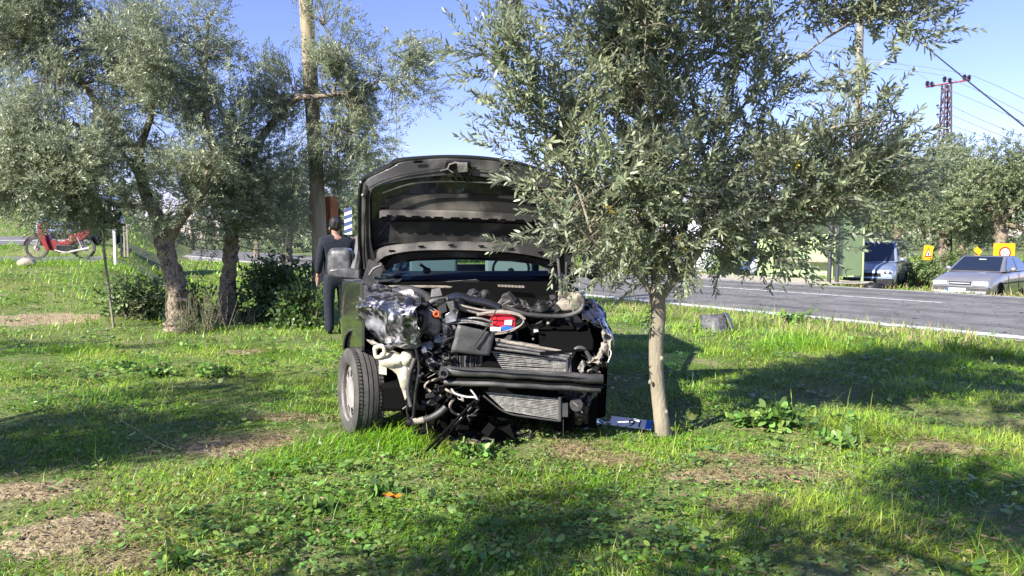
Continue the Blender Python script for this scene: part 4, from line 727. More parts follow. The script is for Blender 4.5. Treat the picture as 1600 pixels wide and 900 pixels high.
# crumpled wing corner
def crn(x, y, s_):
    p = Vector((x, y, 1.3)) * s_; a = 1 - abs(mn.noise(p) * 2); b = 1 - abs(mn.noise(p * 2.3 + Vector((3, 1, 0))) * 2); return a + .4 * b + .07 * (1 - abs(mn.noise(p * 5.1)) * 2)
def crush(u, v):
    L = 553 + 6 * math.sin(v * 7) + (12 * v if v > .3 else 0) + 14 * max(0, v - .55); Rr = 652 + 6 * math.sin(v * 9 + 1) + 4 * mn.noise(Vector((v * 9, 2, 0))) ; tp = 447 + 16 * u - 8 * math.sin(u * 3.1) + 4 * mn.noise(Vector((u * 8, 5, 0))); bt = 540 + 8 * math.sin(u * 4) + 4 * mn.noise(Vector((u * 10, 0, 4))) + (-26 * (1 - u) ** 2)
    px = L + (Rr - L) * u; py = tp + (bt - tp) * v; q_ = crn(px / 85, py / 85, 1.0)
    px += 5 * mn.noise(Vector((px / 14, py / 14, 7))); py += 5 * mn.noise(Vector((px / 14, py / 14, 3)))
    d = 5.35 - .42 * u ** .7 - .10 * math.sin(v * 3.0) - .15 * (q_ - 1.0) + (.35 * (1 - v * 4) if v < .25 else 0)
    return P(px, py, d)
mb = MB(); mb.grid(crush, 64, 60); o = mb.build('crumpled_wing', 'crumple', VAN, smooth=28); o.modifiers.new('t', 'SOLIDIFY').thickness = .004
def flap(pts, m, name='torn_sheet', th=.006, amp=.03, par=VAN, k=8, lab=None):
    a, b, c, d = [Vector(p) for p in pts]
    mb = MB(); mb.grid(lambda u, v: a.lerp(b, u).lerp(d.lerp(c, u), v) + Vector((mn.noise(Vector((u * 3, v * 3, a.x * 9))), mn.noise(Vector((u * 3 + 5, v * 3, a.x * 9))) * 2, mn.noise(Vector((u * 3, v * 3 + 9, a.x * 9))))) * amp, k, k)
    o = mb.build(name, m, par, smooth=30); o.modifiers.new('t', 'SOLIDIFY').thickness = th
    if lab: o['label'] = lab
    return o
flap(Fs([(549, 444, .9), (600, 448, .6), (612, 470, .35), (552, 462, .55)]), 'crumple', 'wing_top_edge', amp=.05)
flap(Fs([(590, 448, .5), (632, 462, .3), (650, 478, .15), (604, 474, .3)]), 'crumple', 'torn_sheet', amp=.06)
flap(Fs([(598, 528, .05), (650, 524, .0), (656, 540, .02), (606, 546, .06)]), 'alloy', 'torn_sheet', amp=.04, lab='dented grey lower edge of the crumpled wing')
flap(Fs([(572, 530, .25), (596, 537, .1), (596, 545, .1), (578, 536, .2)]), 'beige', 'torn_sheet', amp=.01)
mb = MB(); mb.ball(F(632, 463, .35), (.06, .05, .045), 14, 8, .3); mb.build('strut_cap', 'alloy', VAN)
mb = MB()
for k in range(7): mb.tube(curve([F(622 + k * 4, 466, .30), F(625 + k * 3.4, 457, .3), F(634 + k * 1.2, 453, .38)], 3), .007, 5)
mb.build('ribbed_boot', 'wire', VAN)
mb = MB(); mb.lathe([(.045, -.05), (.05, 0), (.05, .07), (.04, .09)], F(648, 512, .05), (.1, -.3, 1), 18); mb.tube(Fs([(642, 500, .0), (637, 480, .02), (644, 470, .05)]), [.05, .055, .04], 12); mb.build('black_canister', 'paint', VAN)
# washer bottle and bracket
pts = [(590, 556), (598, 549), (612, 551), (627, 558), (628, 550), (642, 550), (646, 560), (642, 576), (636, 592), (637, 618), (633, 626), (626, 604), (620, 585), (612, 578), (600, 572), (594, 566)]
mb = MB(); mb.plate(Fs(pts, .06), .09, Vector((0, 1, 0))); mb.ball(F(635, 560, .06), (.045, .04, .05), 12, 8, .2); mb.ball(F(612, 563, .07), (.09, .045, .05), 14, 8, .25); mb.ball(F(632, 590, .07), (.035, .03, .09), 12, 8, .2); mb.build('washer_bottle', 'cream', VAN, smooth=60, bevel=.012)
mb = MB(); mb.tube(curve(Fs([(585, 543, .05), (598, 541, .02), (600, 554, .02), (588, 558, .05), (585, 543, .05)]), 4), .014, 8); mb.build('cream_bracket', 'cream', VAN); mb = MB(); mb.plate(Fs([(592, 573, .12), (604, 574, .12), (604, 586, .12), (592, 584, .12)]), .02, UP); mb.build('cream_bracket', 'cream', VAN)
# engine bay mass
def junk(n, x0, x1, y0, y1, d0, d1, s0, s1, m, name, seed, parent=VAN, kind='stuff'):
    r = random.Random(seed); mb = MB()
    for i in range(n):
        c = F(r.uniform(x0, x1), r.uniform(y0, y1), r.uniform(d0, d1)); s_ = r.uniform(s0, s1)
        if r.random() < .6: mb.box(c, (s_ * r.uniform(.5, 1.5), s_ * r.uniform(.5, 1.3), s_ * r.uniform(.4, 1.3)), (r.uniform(-.6, .6), r.uniform(-.6, .6), r.uniform(-.6, .6)), (r.uniform(.7, 1), r.uniform(.7, 1)))
        else: mb.lathe([(s_ * .3, -s_ * .4), (s_ * .5, -s_ * .2), (s_ * .45, s_ * .2), (s_ * .3, s_ * .4)], c, (r.gauss(0, 1), r.gauss(0, 1), r.gauss(0, .6)), 12)
    return mb.build(name, m, parent, bevel=.003, kind=kind)
mb = MB(); mb.box(C_(0, .62, .68), (1.45, .04, .78), (0, 0, YAW)); mb.build('firewall', 'void', VAN)
mb = MB(); mb.box(C_(.02, .15, .50), (.85, .5, .5), (0, 0, YAW), (.8, .8)); mb.box(C_(0, 0, .32), (1.3, .5, .2), (0, 0, YAW)); mb.build('engine_block', 'void', VAN, bevel=.03)
junk(34, 650, 720, 475, 600, .16, .35, .04, .11, 'black', 'engine_parts', 1); junk(16, 655, 715, 480, 560, .10, .2, .03, .07, 'alloy', 'broken_fittings', 2); junk(34, 690, 900, 480, 560, .3, .6, .05, .14, 'black', 'engine_parts', 3)
junk(20, 650, 900, 620, 665, .2, .5, .06, .15, 'void', 'underside_parts', 4); junk(16, 655, 690, 555, 640, .05, .2, .02, .06, 'black', 'broken_fittings', 5); junk(9, 655, 700, 545, 600, .0, .1, .02, .05, 'crumple', 'bent_metal', 6); junk(22, 640, 760, 455, 480, .3, .8, .04, .11, 'dusty', 'engine_parts', 8)
junk(14, 740, 850, 465, 500, .4, .7, .03, .09, 'dusty', 'engine_parts', 9); junk(8, 900, 925, 620, 660, .1, .2, .04, .09, 'black', 'broken_fittings', 10); junk(9, 820, 900, 495, 545, .25, .45, .02, .04, 'alloy', 'broken_fittings', 12)
mb = MB(); mb.ball(F(676, 505, .12), (.07, .06, .10), 14, 8, .25); mb.ball(F(660, 500, .18), (.05, .05, .07), 12, 8, .2); mb.build('beige_housing', 'beige', VAN)
mb = MB(); mb.ball(F(688, 530, .1), (.06, .05, .035), 12, 8, .6); mb.ball(F(668, 540, .08), (.05, .05, .03), 12, 8, .6); mb.ball(F(705, 520, .16), (.05, .04, .05), 10, 6, .5); mb.build('cast_bracket', 'alloy', VAN)
mb = MB(); mb.lathe([(.017, -.008), (.024, 0), (.017, .008), (.011, 0)], F(682, 491, .0), (.2, -1, .1), 16, cl=True); mb.build('orange_cap_ring', 'orange', VAN)
mb = MB(); mb.plate(Fs([(695, 492), (711, 482), (716, 486), (713, 502), (697, 506)], .02), .05, Vector((0, 1, 0))); mb.plate(Fs([(690, 500), (698, 495), (700, 520), (695, 542), (688, 545), (692, 520)], .04), .03, Vector((0, 1, 0))); mb.build('bent_bracket', 'crumple', VAN, bevel=.004)
def hose(l, r, m='black', name='hose', o=0, n=8, lab=None):
    mb = MB(); mb.tube(curve(Fs(l, o), 6), r, n); return mb.build(name, m, VAN, smooth=60, label=lab)
hose([(655, 488), (664, 492), (662, 508), (654, 520), (650, 538)], .017, 'dusty', o=-.02); hose([(648, 560), (640, 585), (637, 610), (642, 635)], .014, 'dusty', o=-.0); hose([(650, 545), (655, 575), (650, 610), (646, 650)], .011, 'black')
hose([(640, 622), (636, 640), (640, 655), (648, 645), (644, 625)], .009, 'black', o=.03); hose([(660, 630), (675, 628), (690, 618)], .018, 'dusty', o=.1)
hose([(697, 636), (688, 644), (675, 652), (662, 656)], .024, 'dusty', o=.02, lab='thick bent hose hanging below the engine'); hose([(662, 656), (650, 658), (641, 661)], .022, 'beige', 'pipe_connector', o=.02); hose([(642, 660), (634, 660)], .027, 'black', 'hose_end', o=.0)
hose([(600, 455), (640, 452), (665, 462), (672, 470), (685, 475)], .028, 'grey', 'air_duct', o=.5); hose([(668, 478), (678, 470), (700, 468)], .022, 'dusty', o=.35)
hose([(695, 470), (715, 464), (735, 469), (760, 474), (780, 482)], .034, 'paint', 'intake_duct', o=.38, n=14); hose([(690, 474), (720, 482), (760, 490), (800, 492)], .016, 'beige', 'wiring_loom', o=.25); hose([(700, 472), (750, 484), (790, 487), (812, 492)], .008, 'beige', 'wiring_loom', o=.22)
hose([(700, 503), (730, 501), (770, 508)], .007, 'alloy', 'brake_pipe', o=.05); hose([(700, 506), (735, 504), (765, 510)], .006, 'alloy', 'brake_pipe', o=.04); hose([(714, 500), (745, 497), (770, 503)], .008, 'alloy', 'brake_pipe', o=.1)
hose([(640, 490), (655, 478), (668, 476)], .02, 'black', o=.1); hose([(785, 478), (800, 484), (830, 492), (880, 494), (905, 486), (912, 475)], .016, 'dusty', 'slam_panel_edge', o=.2)
for k in range(12): hose([(706 + k * 4.2, 556), (707 + k * 4, 566 + 3 * (k % 3)), (708 + k * 4, 574)], .006 + .003 * (k % 3), 'grey' if k % 2 else 'black', 'broken_rib', o=.06, n=5)
# battery in its holder
def qbox(pts, m, name, th=.12, par=VAN, **k):
    mb = MB(); mb.plate(pts, th, Vector((0, 1, 0))); return mb.build(name, m, par, bevel=.004, **k)
B0 = qbox(Fs([(765, 500), (770, 492), (796, 493), (806, 499), (804, 518), (767, 517)], .14), 'red', 'battery')
qbox(Fs([(770, 492.5), (776, 492), (777, 506), (771, 506)], .135), 'signr', 'battery_ridge', .01, B0); qbox(Fs([(789, 499), (801, 499), (800, 509), (788, 508)], .13), 'white', 'battery_label', .01, B0); qbox(Fs([(766, 511), (783, 511), (783, 518), (766, 517.5)], .13), 'white', 'battery_label', .01, B0); qbox(Fs([(784, 509), (803, 511), (802, 517), (784, 517)], .132), 'pblue', 'battery_label', .01, B0)
hose([(745, 490), (770, 489), (795, 490), (812, 494), (818, 501), (812, 509), (795, 516), (780, 519), (768, 518)], .004, 'beige', 'battery_clamp', o=.08); hose([(745, 492), (780, 487), (808, 491), (820, 499)], .012, 'beige', 'slam_panel_strip', o=.12)
hose([(769, 523), (795, 519), (812, 510), (819, 502)], .005, 'beige', 'battery_clamp', o=.04)
# grey plastic sheet
o = flap(Fs([(715, 507), (774, 520), (765, 556), (704, 550)], -.03), 'grey', 'plastic_sheet', .005, .006); mb = MB(); mb.tube(curve(Fs([(777, 480), (768, 500), (755, 520), (740, 541)], -.06), 5), [.004] * 9 + [.007] * 7, 6); mb.build('prop_clip', 'black', VAN)
# radiator
def radpack(q4, nx, m, name, rows, o=0):
    a, b, c, d = [F(*p) for p in q4]; nrm = (b - a).cross(d - a).normalized(); nrm = nrm if nrm.y < 0 else -nrm
    mb = MB(); mb.plate([a, b, c, d], .03, -nrm); Rr = mb.build(name, 'void', VAN); mb = MB()
    for k in range(rows):
        t = (k + .5) / rows; p0 = a.lerp(d, t); p1 = b.lerp(c, t); mb.tube([p0 + nrm * .003, p0.lerp(p1, .5) + nrm * (.003 + .003 * random.random()) + Vector((0, 0, random.gauss(0, .0015))), p1 + nrm * .003], .0042, 4)
        if k < rows - 1:                                     # corrugated fins between the tubes
            p0b = a.lerp(d, t + 1 / rows); p1b = b.lerp(c, t + 1 / rows); zz = []
            for i in range(nx): s_ = i / (nx - 1); q0 = p0.lerp(p1, s_); q1 = p0b.lerp(p1b, s_); e = (p1 - p0).normalized() * .0011; mb.add([q0 - e, q0 + e, q1 + e, q1 - e], [(0, 1, 2, 3)])
    mb.build('fins', m, Rr, smooth=0)['kind'] = 'stuff'; return Rr
radpack([(768, 548, .02), (884, 562, .02), (886, 584, 0.0), (790, 584, -.0)], 90, 'rad', 'radiator', 11)
mb = MB(); mb.plate(Fs([(770, 556, .03), (805, 586, .02), (770, 590, .0), (745, 575, .03)]), .01, Vector((0, -1, 0))); mb.build('sheet_shadow', 'void', VAN)  # black plate drawn as the shadow the plastic sheet casts on the radiator
for k, (ya, yb) in enumerate(((532, 552), (538, 557), (544, 561))):
    mb = MB(); mb.tube(curve([F(778 - k * 3, ya, .01 - .01 * k), F(830, (ya + yb) / 2 - 1, .0 - .01 * k), F(893 - k * 4, yb, .01 - .01 * k)], 8), .011 - .001 * k, 8, nz=.04); mb.build('radiator_header_bar', ('beige', 'alloy', 'alloy')[k], VAN)
mb = MB(); mb.strip(Fs([(774, 528), (820, 535), (890, 548)], .1), Fs([(776, 536), (820, 544), (892, 556)], .02), .01, -UP); mb.build('radiator_top_shroud', 'beige', VAN)
mb = MB(); mb.tube(Fs([(888, 556, .03), (890, 584, .0)]), .018, 8); mb.box(F(886, 570, -.01), (.012, .012, .10), (0, 0, 0)); mb.build('radiator_side_tank', 'grey', VAN); 
radpack([(758, 612, .02), (873, 622, .02), (873, 656, 0.0), (790, 642, -.0)], 80, 'rad', 'condenser', 13)
mb = MB(); mb.tube(curve(Fs([(755, 618), (790, 644), (830, 652), (874, 658)]), 6), .006, 6); mb.tube(Fs([(875, 620), (875, 658)]), .012, 6); mb.box(F(881, 640, .02), (.05, .04, .09), (0, 0, YAW)); mb.tube(Fs([(880, 655), (880, 682)]), .002, 4); mb.build('condenser_frame', 'grey', VAN)
mb = MB(); mb.ball(F(906, 640, .08), (.055, .06, .075), 12, 8, .35); mb.lathe([(.03, -.02), (.045, 0), (.045, .04)], F(902, 632, .04), (-.3, -1, .2), 16); mb.build('fog_lamp_duct', 'black', VAN); hose([(895, 628), (902, 634), (910, 645)], .003, 'beige', 'loose_wire')
# bumper beam: two rounded ridges
def beam(yc, r, m, name, o=0, x0=690, x1=942):
    mb = MB(); c = [F(x0 + (x1 - x0) * t, yc(t) + 2.2 * mn.noise(Vector((t * 5, 3, 0))) + 3.5 * max(0, t - .8) * 2, o - .05 * math.sin(t * 3.0) + .03 * mn.noise(Vector((t * 4, 8, 0)))) for t in np.linspace(0, 1, 30)]; v = []
    n = 12
    for i, p in enumerate(c):
        for j in range(n):
            a = 2 * math.pi * j / n; v.append(p + Vector((0, math.cos(a) * .035, math.sin(a) * r * (1 + .06 * mn.noise(p * 12)))))
    mb.add(v, [(i * n + j, i * n + (j + 1) % n, (i + 1) * n + (j + 1) % n, (i + 1) * n + j) for i in range(len(c) - 1) for j in range(n)] + [tuple(range(n)), tuple((len(c) - 1) * n + j for j in range(n))]); return mb.build(name, m, VAN, smooth=60)
BB = beam(lambda t: 579 + 12 * t, .032, 'dusty', 'bumper_beam', -.02); beam(lambda t: 590.5 + 12.5 * t, .012, 'void', 'bumper_beam_groove', .0); beam(lambda t: 596.5 + 10.5 * t, .021, 'dusty', 'bumper_beam_lower_lip', -.01, 694, 938)
beam(lambda t: 574 + 14 * t ** .8, .008, 'grey', 'bumper_beam_edge', -.04, 704, 925)
mb = MB(); mb.lathe([(.032, -.01), (.032, .012), (.018, .012), (.014, -.01)], F(693, 583, -.08), (0, -1, 0), 20); mb.build('tow_eye', 'grey', BB); mb = MB(); mb.lathe([(.014, 0), (.014, .006)], F(693, 583, -.094), (0, -1, 0), 16); mb.build('tow_hole', 'void', BB)
qbox(Fs([(686, 572), (702, 566), (712, 572), (706, 600), (688, 598)], .03), 'dusty', 'beam_mount', .12)
# right side: strut tower, vented tray, torn wing
mb = MB(); mb.ball(F(888, 478, .42), (.10, .09, .055), 14, 8, .3); mb.ball(F(900, 470, .45), (.07, .07, .06), 12, 8, .5); mb.box(F(884, 466, .5), (.10, .1, .09), (.1, .2, .3)); mb.build('strut_tower', 'beige', VAN, bevel=.006)
mb = MB()
for k in range(5): mb.plate([F(836 + k * 8, 481 + k * 1.4, .35), F(841 + k * 8, 482 + k * 1.4, .35), F(853 + k * 7.2, 472 + k * 2.2, .42), F(848 + k * 7.2, 471 + k * 2.2, .42)], .014, UP)
mb.build('vented_tray_rib', 'dusty', VAN); mb = MB(); mb.plate(Fs([(832, 484, .34), (880, 493, .3), (892, 483, .42), (850, 470, .45)]), .01, -UP); mb.plate(Fs([(858, 462, .5), (868, 458, .5), (868, 480, .45), (858, 476, .45)]), .02, Vector((0, 1, 0))); mb.build('vented_tray', 'black', VAN)
flap(Fs([(812, 466, .4), (822, 472, .4), (833, 486, .3), (816, 478, .35)]), 'grey', amp=.02)
mb = MB(); mb.tube(Fs([(872, 405, .95), (875, 440, .8), (879, 485, .42)]), .011, 8); mb.tube(Fs([(885, 410, 1.0), (884, 450, .7), (888, 470, .5)]), .006, 6); mb.tube(curve(Fs([(890, 430, .9), (879, 436, .85), (884, 452, .7), (893, 456, .7)]), 5), .006, 6); mb.build('gas_strut', 'dusty', VAN)
mb = MB(); mb.plate(Fs([(884, 400, 1.05), (898, 396, 1.05), (898, 446, .95), (888, 440, .95)]), .05, Vector((0, 1, 0))); mb.build('bonnet_hinge', 'paint', VAN)
mb = MB(); mb.plate(Fs([(576, 405, 1.0), (566, 438, 1.0), (572, 450, .95), (590, 446, .95), (600, 415, 1.1)]), .02, Vector((0, 1, 0))); mb.tube(curve(Fs([(577, 430, .95), (584, 420, .95), (596, 414, .95), (592, 411, .95)]), 4), .01, 6); mb.build('bonnet_hinge', 'dusty', VAN)
flap(Fs([(893, 455, .75), (925, 468, .55), (952, 520, .15), (912, 500, .3)]), 'paint', 'wing', .006, .05); flap(Fs([(925, 468, .55), (940, 478, .6), (956, 540, .2), (944, 520, .1)]), 'crumple', 'wing_edge', .006, .04)
flap(Fs([(944, 515, .1), (955, 524, .1), (950, 560, .05), (938, 548, .1)]), 'beige', 'torn_sheet', .004, .03); flap(Fs([(915, 566, .03), (930, 560, .03), (942, 545, .03), (936, 570, .0)]), 'beige', 'torn_sheet', .004, .025); flap(Fs([(902, 575, .05), (910, 562, .05), (916, 570, .03), (908, 584, .0)]), 'alloy', 'torn_sheet', .004, .02)
hose([(890, 562), (900, 545), (912, 545), (920, 556), (926, 566)], .014, 'grey', 'hose', o=.03); hose([(952, 544), (955, 552), (950, 566)], .004, 'wire', 'loose_wire')
mb = MB(); mb.plate(Fs([(895, 500, .5), (945, 505, .45), (950, 560, .35), (946, 650, .5), (900, 665, .5), (895, 580, .5)]), .02, Vector((0, 1, 0))); mb.plate(Fs([(560, 455, 1.0), (895, 470, .9), (895, 640, .8), (640, 660, .6), (600, 600, .7)]), .02, Vector((0, 1, 0))); mb.plate(Fs([(872, 606, .28), (934, 606, .28), (932, 668, .28), (876, 668, .28)]), .01, Vector((0, 1, 0))); mb.build('engine_bay_shade_sheet', 'void', VAN)  # near-black flat sheets standing in for the deep shade inside the bay
mb = MB(); mb.plate([C_(.5, -.5, .66), C_(.86, -.42, .68), C_(.88, .62, 1.0), C_(.55, .62, .95)], .01, -UP); mb.plate([C_(.86, -.3, .45), C_(.87, .62, .4), C_(.88, .66, 1.02), C_(.86, -.4, .72)], .01, rightv); mb.build('wing_inner', 'void', VAN)
# hanging trims: white cable and two black strips down to the grass
hose([(705, 607), (712, 615), (728, 620), (742, 621), (748, 626)], .007, 'wire', 'loose_cable', o=-.0); hose([(735, 608), (745, 622), (742, 626)], .006, 'wire', 'loose_cable', o=-.02)
g0 = G(662, 712); g2 = G(672, 711)
mb = MB(); mb.tube([F(744, 624, -.02), g0 + Vector((0, 0, .01))], .011, 6); mb.tube([F(749, 626, -.01), g2 + Vector((0, 0, .01))], .009, 6); mb.build('hanging_trim_strip', 'void', VAN)
hose([(714, 612), (716, 622), (722, 624), (722, 616)], .004, 'wire', 'loose_wire', o=.05)
# lower debris under the nose
junk(7, 720, 800, 668, 682, .0, .2, .04, .09, 'void', 'crushed_undertray', 20, kind=None); junk(12, 650, 720, 655, 678, .15, .4, .04, .09, 'void', 'crushed_undertray', 21)
mb = MB(); mb.plate([G(700, 676), G(790, 668), G(835, 675), G(830, 688), G(760, 694), G(700, 692)], .03, UP); mb.build('undertray', 'dusty', VAN, bevel=.01)
r_ = random.Random(77)
def rwire(x0, x1, y0, y1, d0, d1, n, L):
    for i in range(n):
        x, y, d = r_.uniform(x0, x1), r_.uniform(y0, y1), r_.uniform(d0, d1); pts = [(x, y, d)]
        for k in range(4): x += r_.gauss(0, L); y += r_.uniform(0, L * 1.2); pts.append((x, y, d + r_.gauss(0, .02)))
        hose(pts, r_.choice((.003, .004, .006, .009)), r_.choice(('black', 'dusty', 'black', 'beige', 'grey')), 'loose_wire', n=5)
rwire(640, 705, 540, 610, .0, .12, 16, 9); rwire(660, 720, 480, 530, .02, .12, 12, 8); rwire(880, 935, 545, 610, .02, .12, 9, 8); rwire(700, 870, 462, 485, .25, .45, 9, 12); rwire(690, 760, 606, 640, .08, .2, 6, 9)
for i in range(16):
    x, y = (r_.uniform(640, 700), r_.uniform(520, 610)) if i < 9 else (r_.uniform(885, 938), r_.uniform(555, 625)); s_ = r_.uniform(6, 16); d = r_.uniform(.02, .12)
    flap(Fs([(x, y, d), (x + s_, y + r_.uniform(-5, 5), d + r_.uniform(-.04, .04)), (x + s_ * r_.uniform(.5, 1), y + s_, d), (x - r_.uniform(0, 6), y + s_ * .8, d + .03)]), r_.choice(('black', 'crumple', 'dusty', 'grey', 'paint')), 'torn_plastic', .003, .03, k=5)
# number plate lying on the ground, upside down as seen
pa = G(1021, 683); pc = G(967, 672); pd = (pc - pa).normalized(); pl = thing('number_plate', 'white number plate with blue end lying upside down by the young trunk', 'number plate', pa)
ex = (G(940, 669, .03) - G(1018, 679, .03)).normalized(); ez = Vector((0.05, -.45, 1)).normalized(); ey = ez.cross(ex).normalized(); o0 = G(1018, 678, .06)
PM = Matrix.Translation(o0) @ Matrix((ex, ey, ez)).transposed().to_4x4()
def pb(x0, x1, y0, y1, z0, z1, name, m, par): mb = MB(); mb.box(PM @ Vector(((x0 + x1) / 2, (y0 + y1) / 2, (z0 + z1) / 2)), (x1 - x0, y1 - y0, z1 - z0), (Matrix((ex, ey, ez)).transposed()).to_euler()); return mb.build(name, m, par)
pp = pb(0, .30, -.055, .055, 0, .003, 'plate_blank', 'plate', pl); pb(-.002, .042, -.054, .054, .003, .005, 'blue_band', 'pblue', pp)
textmesh('16', .115, 'ink', pl, PM @ Matrix.Translation((.115, 0, .005)))
bf = thing('bumper_scrap', 'crumpled black and white plastic scrap left of the fallen number plate', 'scrap', G(940, 672)); flap([G(905, 678, .05), G(945, 676, .06), G(966, 668, .05), G(925, 666, .05)], 'crumple', 'bent_sheet', .004, .05, bf)
# bumper fragment by the road, debris
bt = thing('bumper_fragment', 'grey curved bumper fragment lying on the verge beside the road', 'bumper fragment', G(1118, 520)); D_ = G(1118, 520).y
a, b, c, d = P(1094, 492, D_ + .3), P(1132, 489, D_ + .2), P(1140, 522, D_), P(1096, 520, D_ + .1)
mb = MB(); mb.grid(lambda u, v: a.lerp(b, u).lerp(d.lerp(c, u), v) + Vector((0, -.10 * math.sin(u * 3.1), .02 * math.sin(v * 3))), 12, 8); o = mb.build('panel', 'mirror', bt); o.modifiers.new('t', 'SOLIDIFY').thickness = .008
mb = MB(); mb.strip([P(1131, 488, D_ + .1), P(1137, 498, D_ + .05), P(1146, 522, D_)], [P(1137, 489, D_ + .2), P(1142, 500, D_ + .2), P(1149, 520, D_ + .2)], .01, Vector((1, 0, 0))); mb.build('edge', 'alloy', bt)
rk = G(42, 416); mb = MB(); mb.ball(rk + Vector((0, 0, .05)), (.2, .16, .13), 16, 10, .25); T(mb.build('rock', 'stone', smooth=60), 'pale rock on the grassy bank in front of the motorcycle', 'rock')
yl = G(620, 785); mb = MB(); [mb.plate([yl + Vector((math.cos(a) * r_ * .05 + dx, math.sin(a) * r_ * .04 + dy, .035 + .01 * math.sin(a * 2))) for a, r_ in zip(np.linspace(0, 5.6, 8), (.6, .3, .7, .3, .6, .4, .7, .3))], .001, UP) for dx, dy in ((0, 0), (-.05, .02))]; T(mb.build('fallen_leaf', mat('fallen_leaf', (.75, .33, .03), .6, trans=.3)), 'orange yellow fallen leaf on the foreground weeds', 'leaf')
def drystalk(pts, lab, r=.004, D=None, m='drygrass'):
    c = curve([G(a, b, h) for a, b, h in pts], 8); mb = MB(); mb.tube(c, [r * (1 - .6 * i / len(c)) for i in range(len(c))], 6); o = mb.build('dry_stalk', m); return T(o, lab, 'stalk')
drystalk([(272, 710, .03), (240, 700, .05), (215, 690, .08), (190, 678, .10), (188, 668, .12), (205, 672, .1), (208, 682, .06)], 'looped pale dry stalk on the grass left of the van wheel'); drystalk([(180, 700, .03), (190, 690, .06), (215, 688, .04)], 'short dry stalk beside the looped one', .003)
drystalk([(1425, 505, .05), (1433, 498, .2), (1452, 490, .4)], 'dark thin twig sticking up from the verge against the white line', .008, m='twig')
for k, (a, lab) in enumerate((((1366, 452), 'black tyre scrap on the far road edge in front of the blue-grey van'), ((1192, 437), 'dark broken car piece at the near edge of the concrete apron'), ((1208, 439), 'dark broken car piece right of the other on the apron edge'), ((1487, 462), 'small dark debris on the road edge before the grey sedan'))):
    z = G(*a); w_ = (.34, .12, .16, .1)[k]; mb = MB(); mb.ball(z + Vector((0, 0, w_ * .25)), (w_, w_ * .6, w_ * .35), 12, 8, .4); T(mb.build('car_debris', 'black', smooth=50), lab, 'debris', 'debris on the road edge')
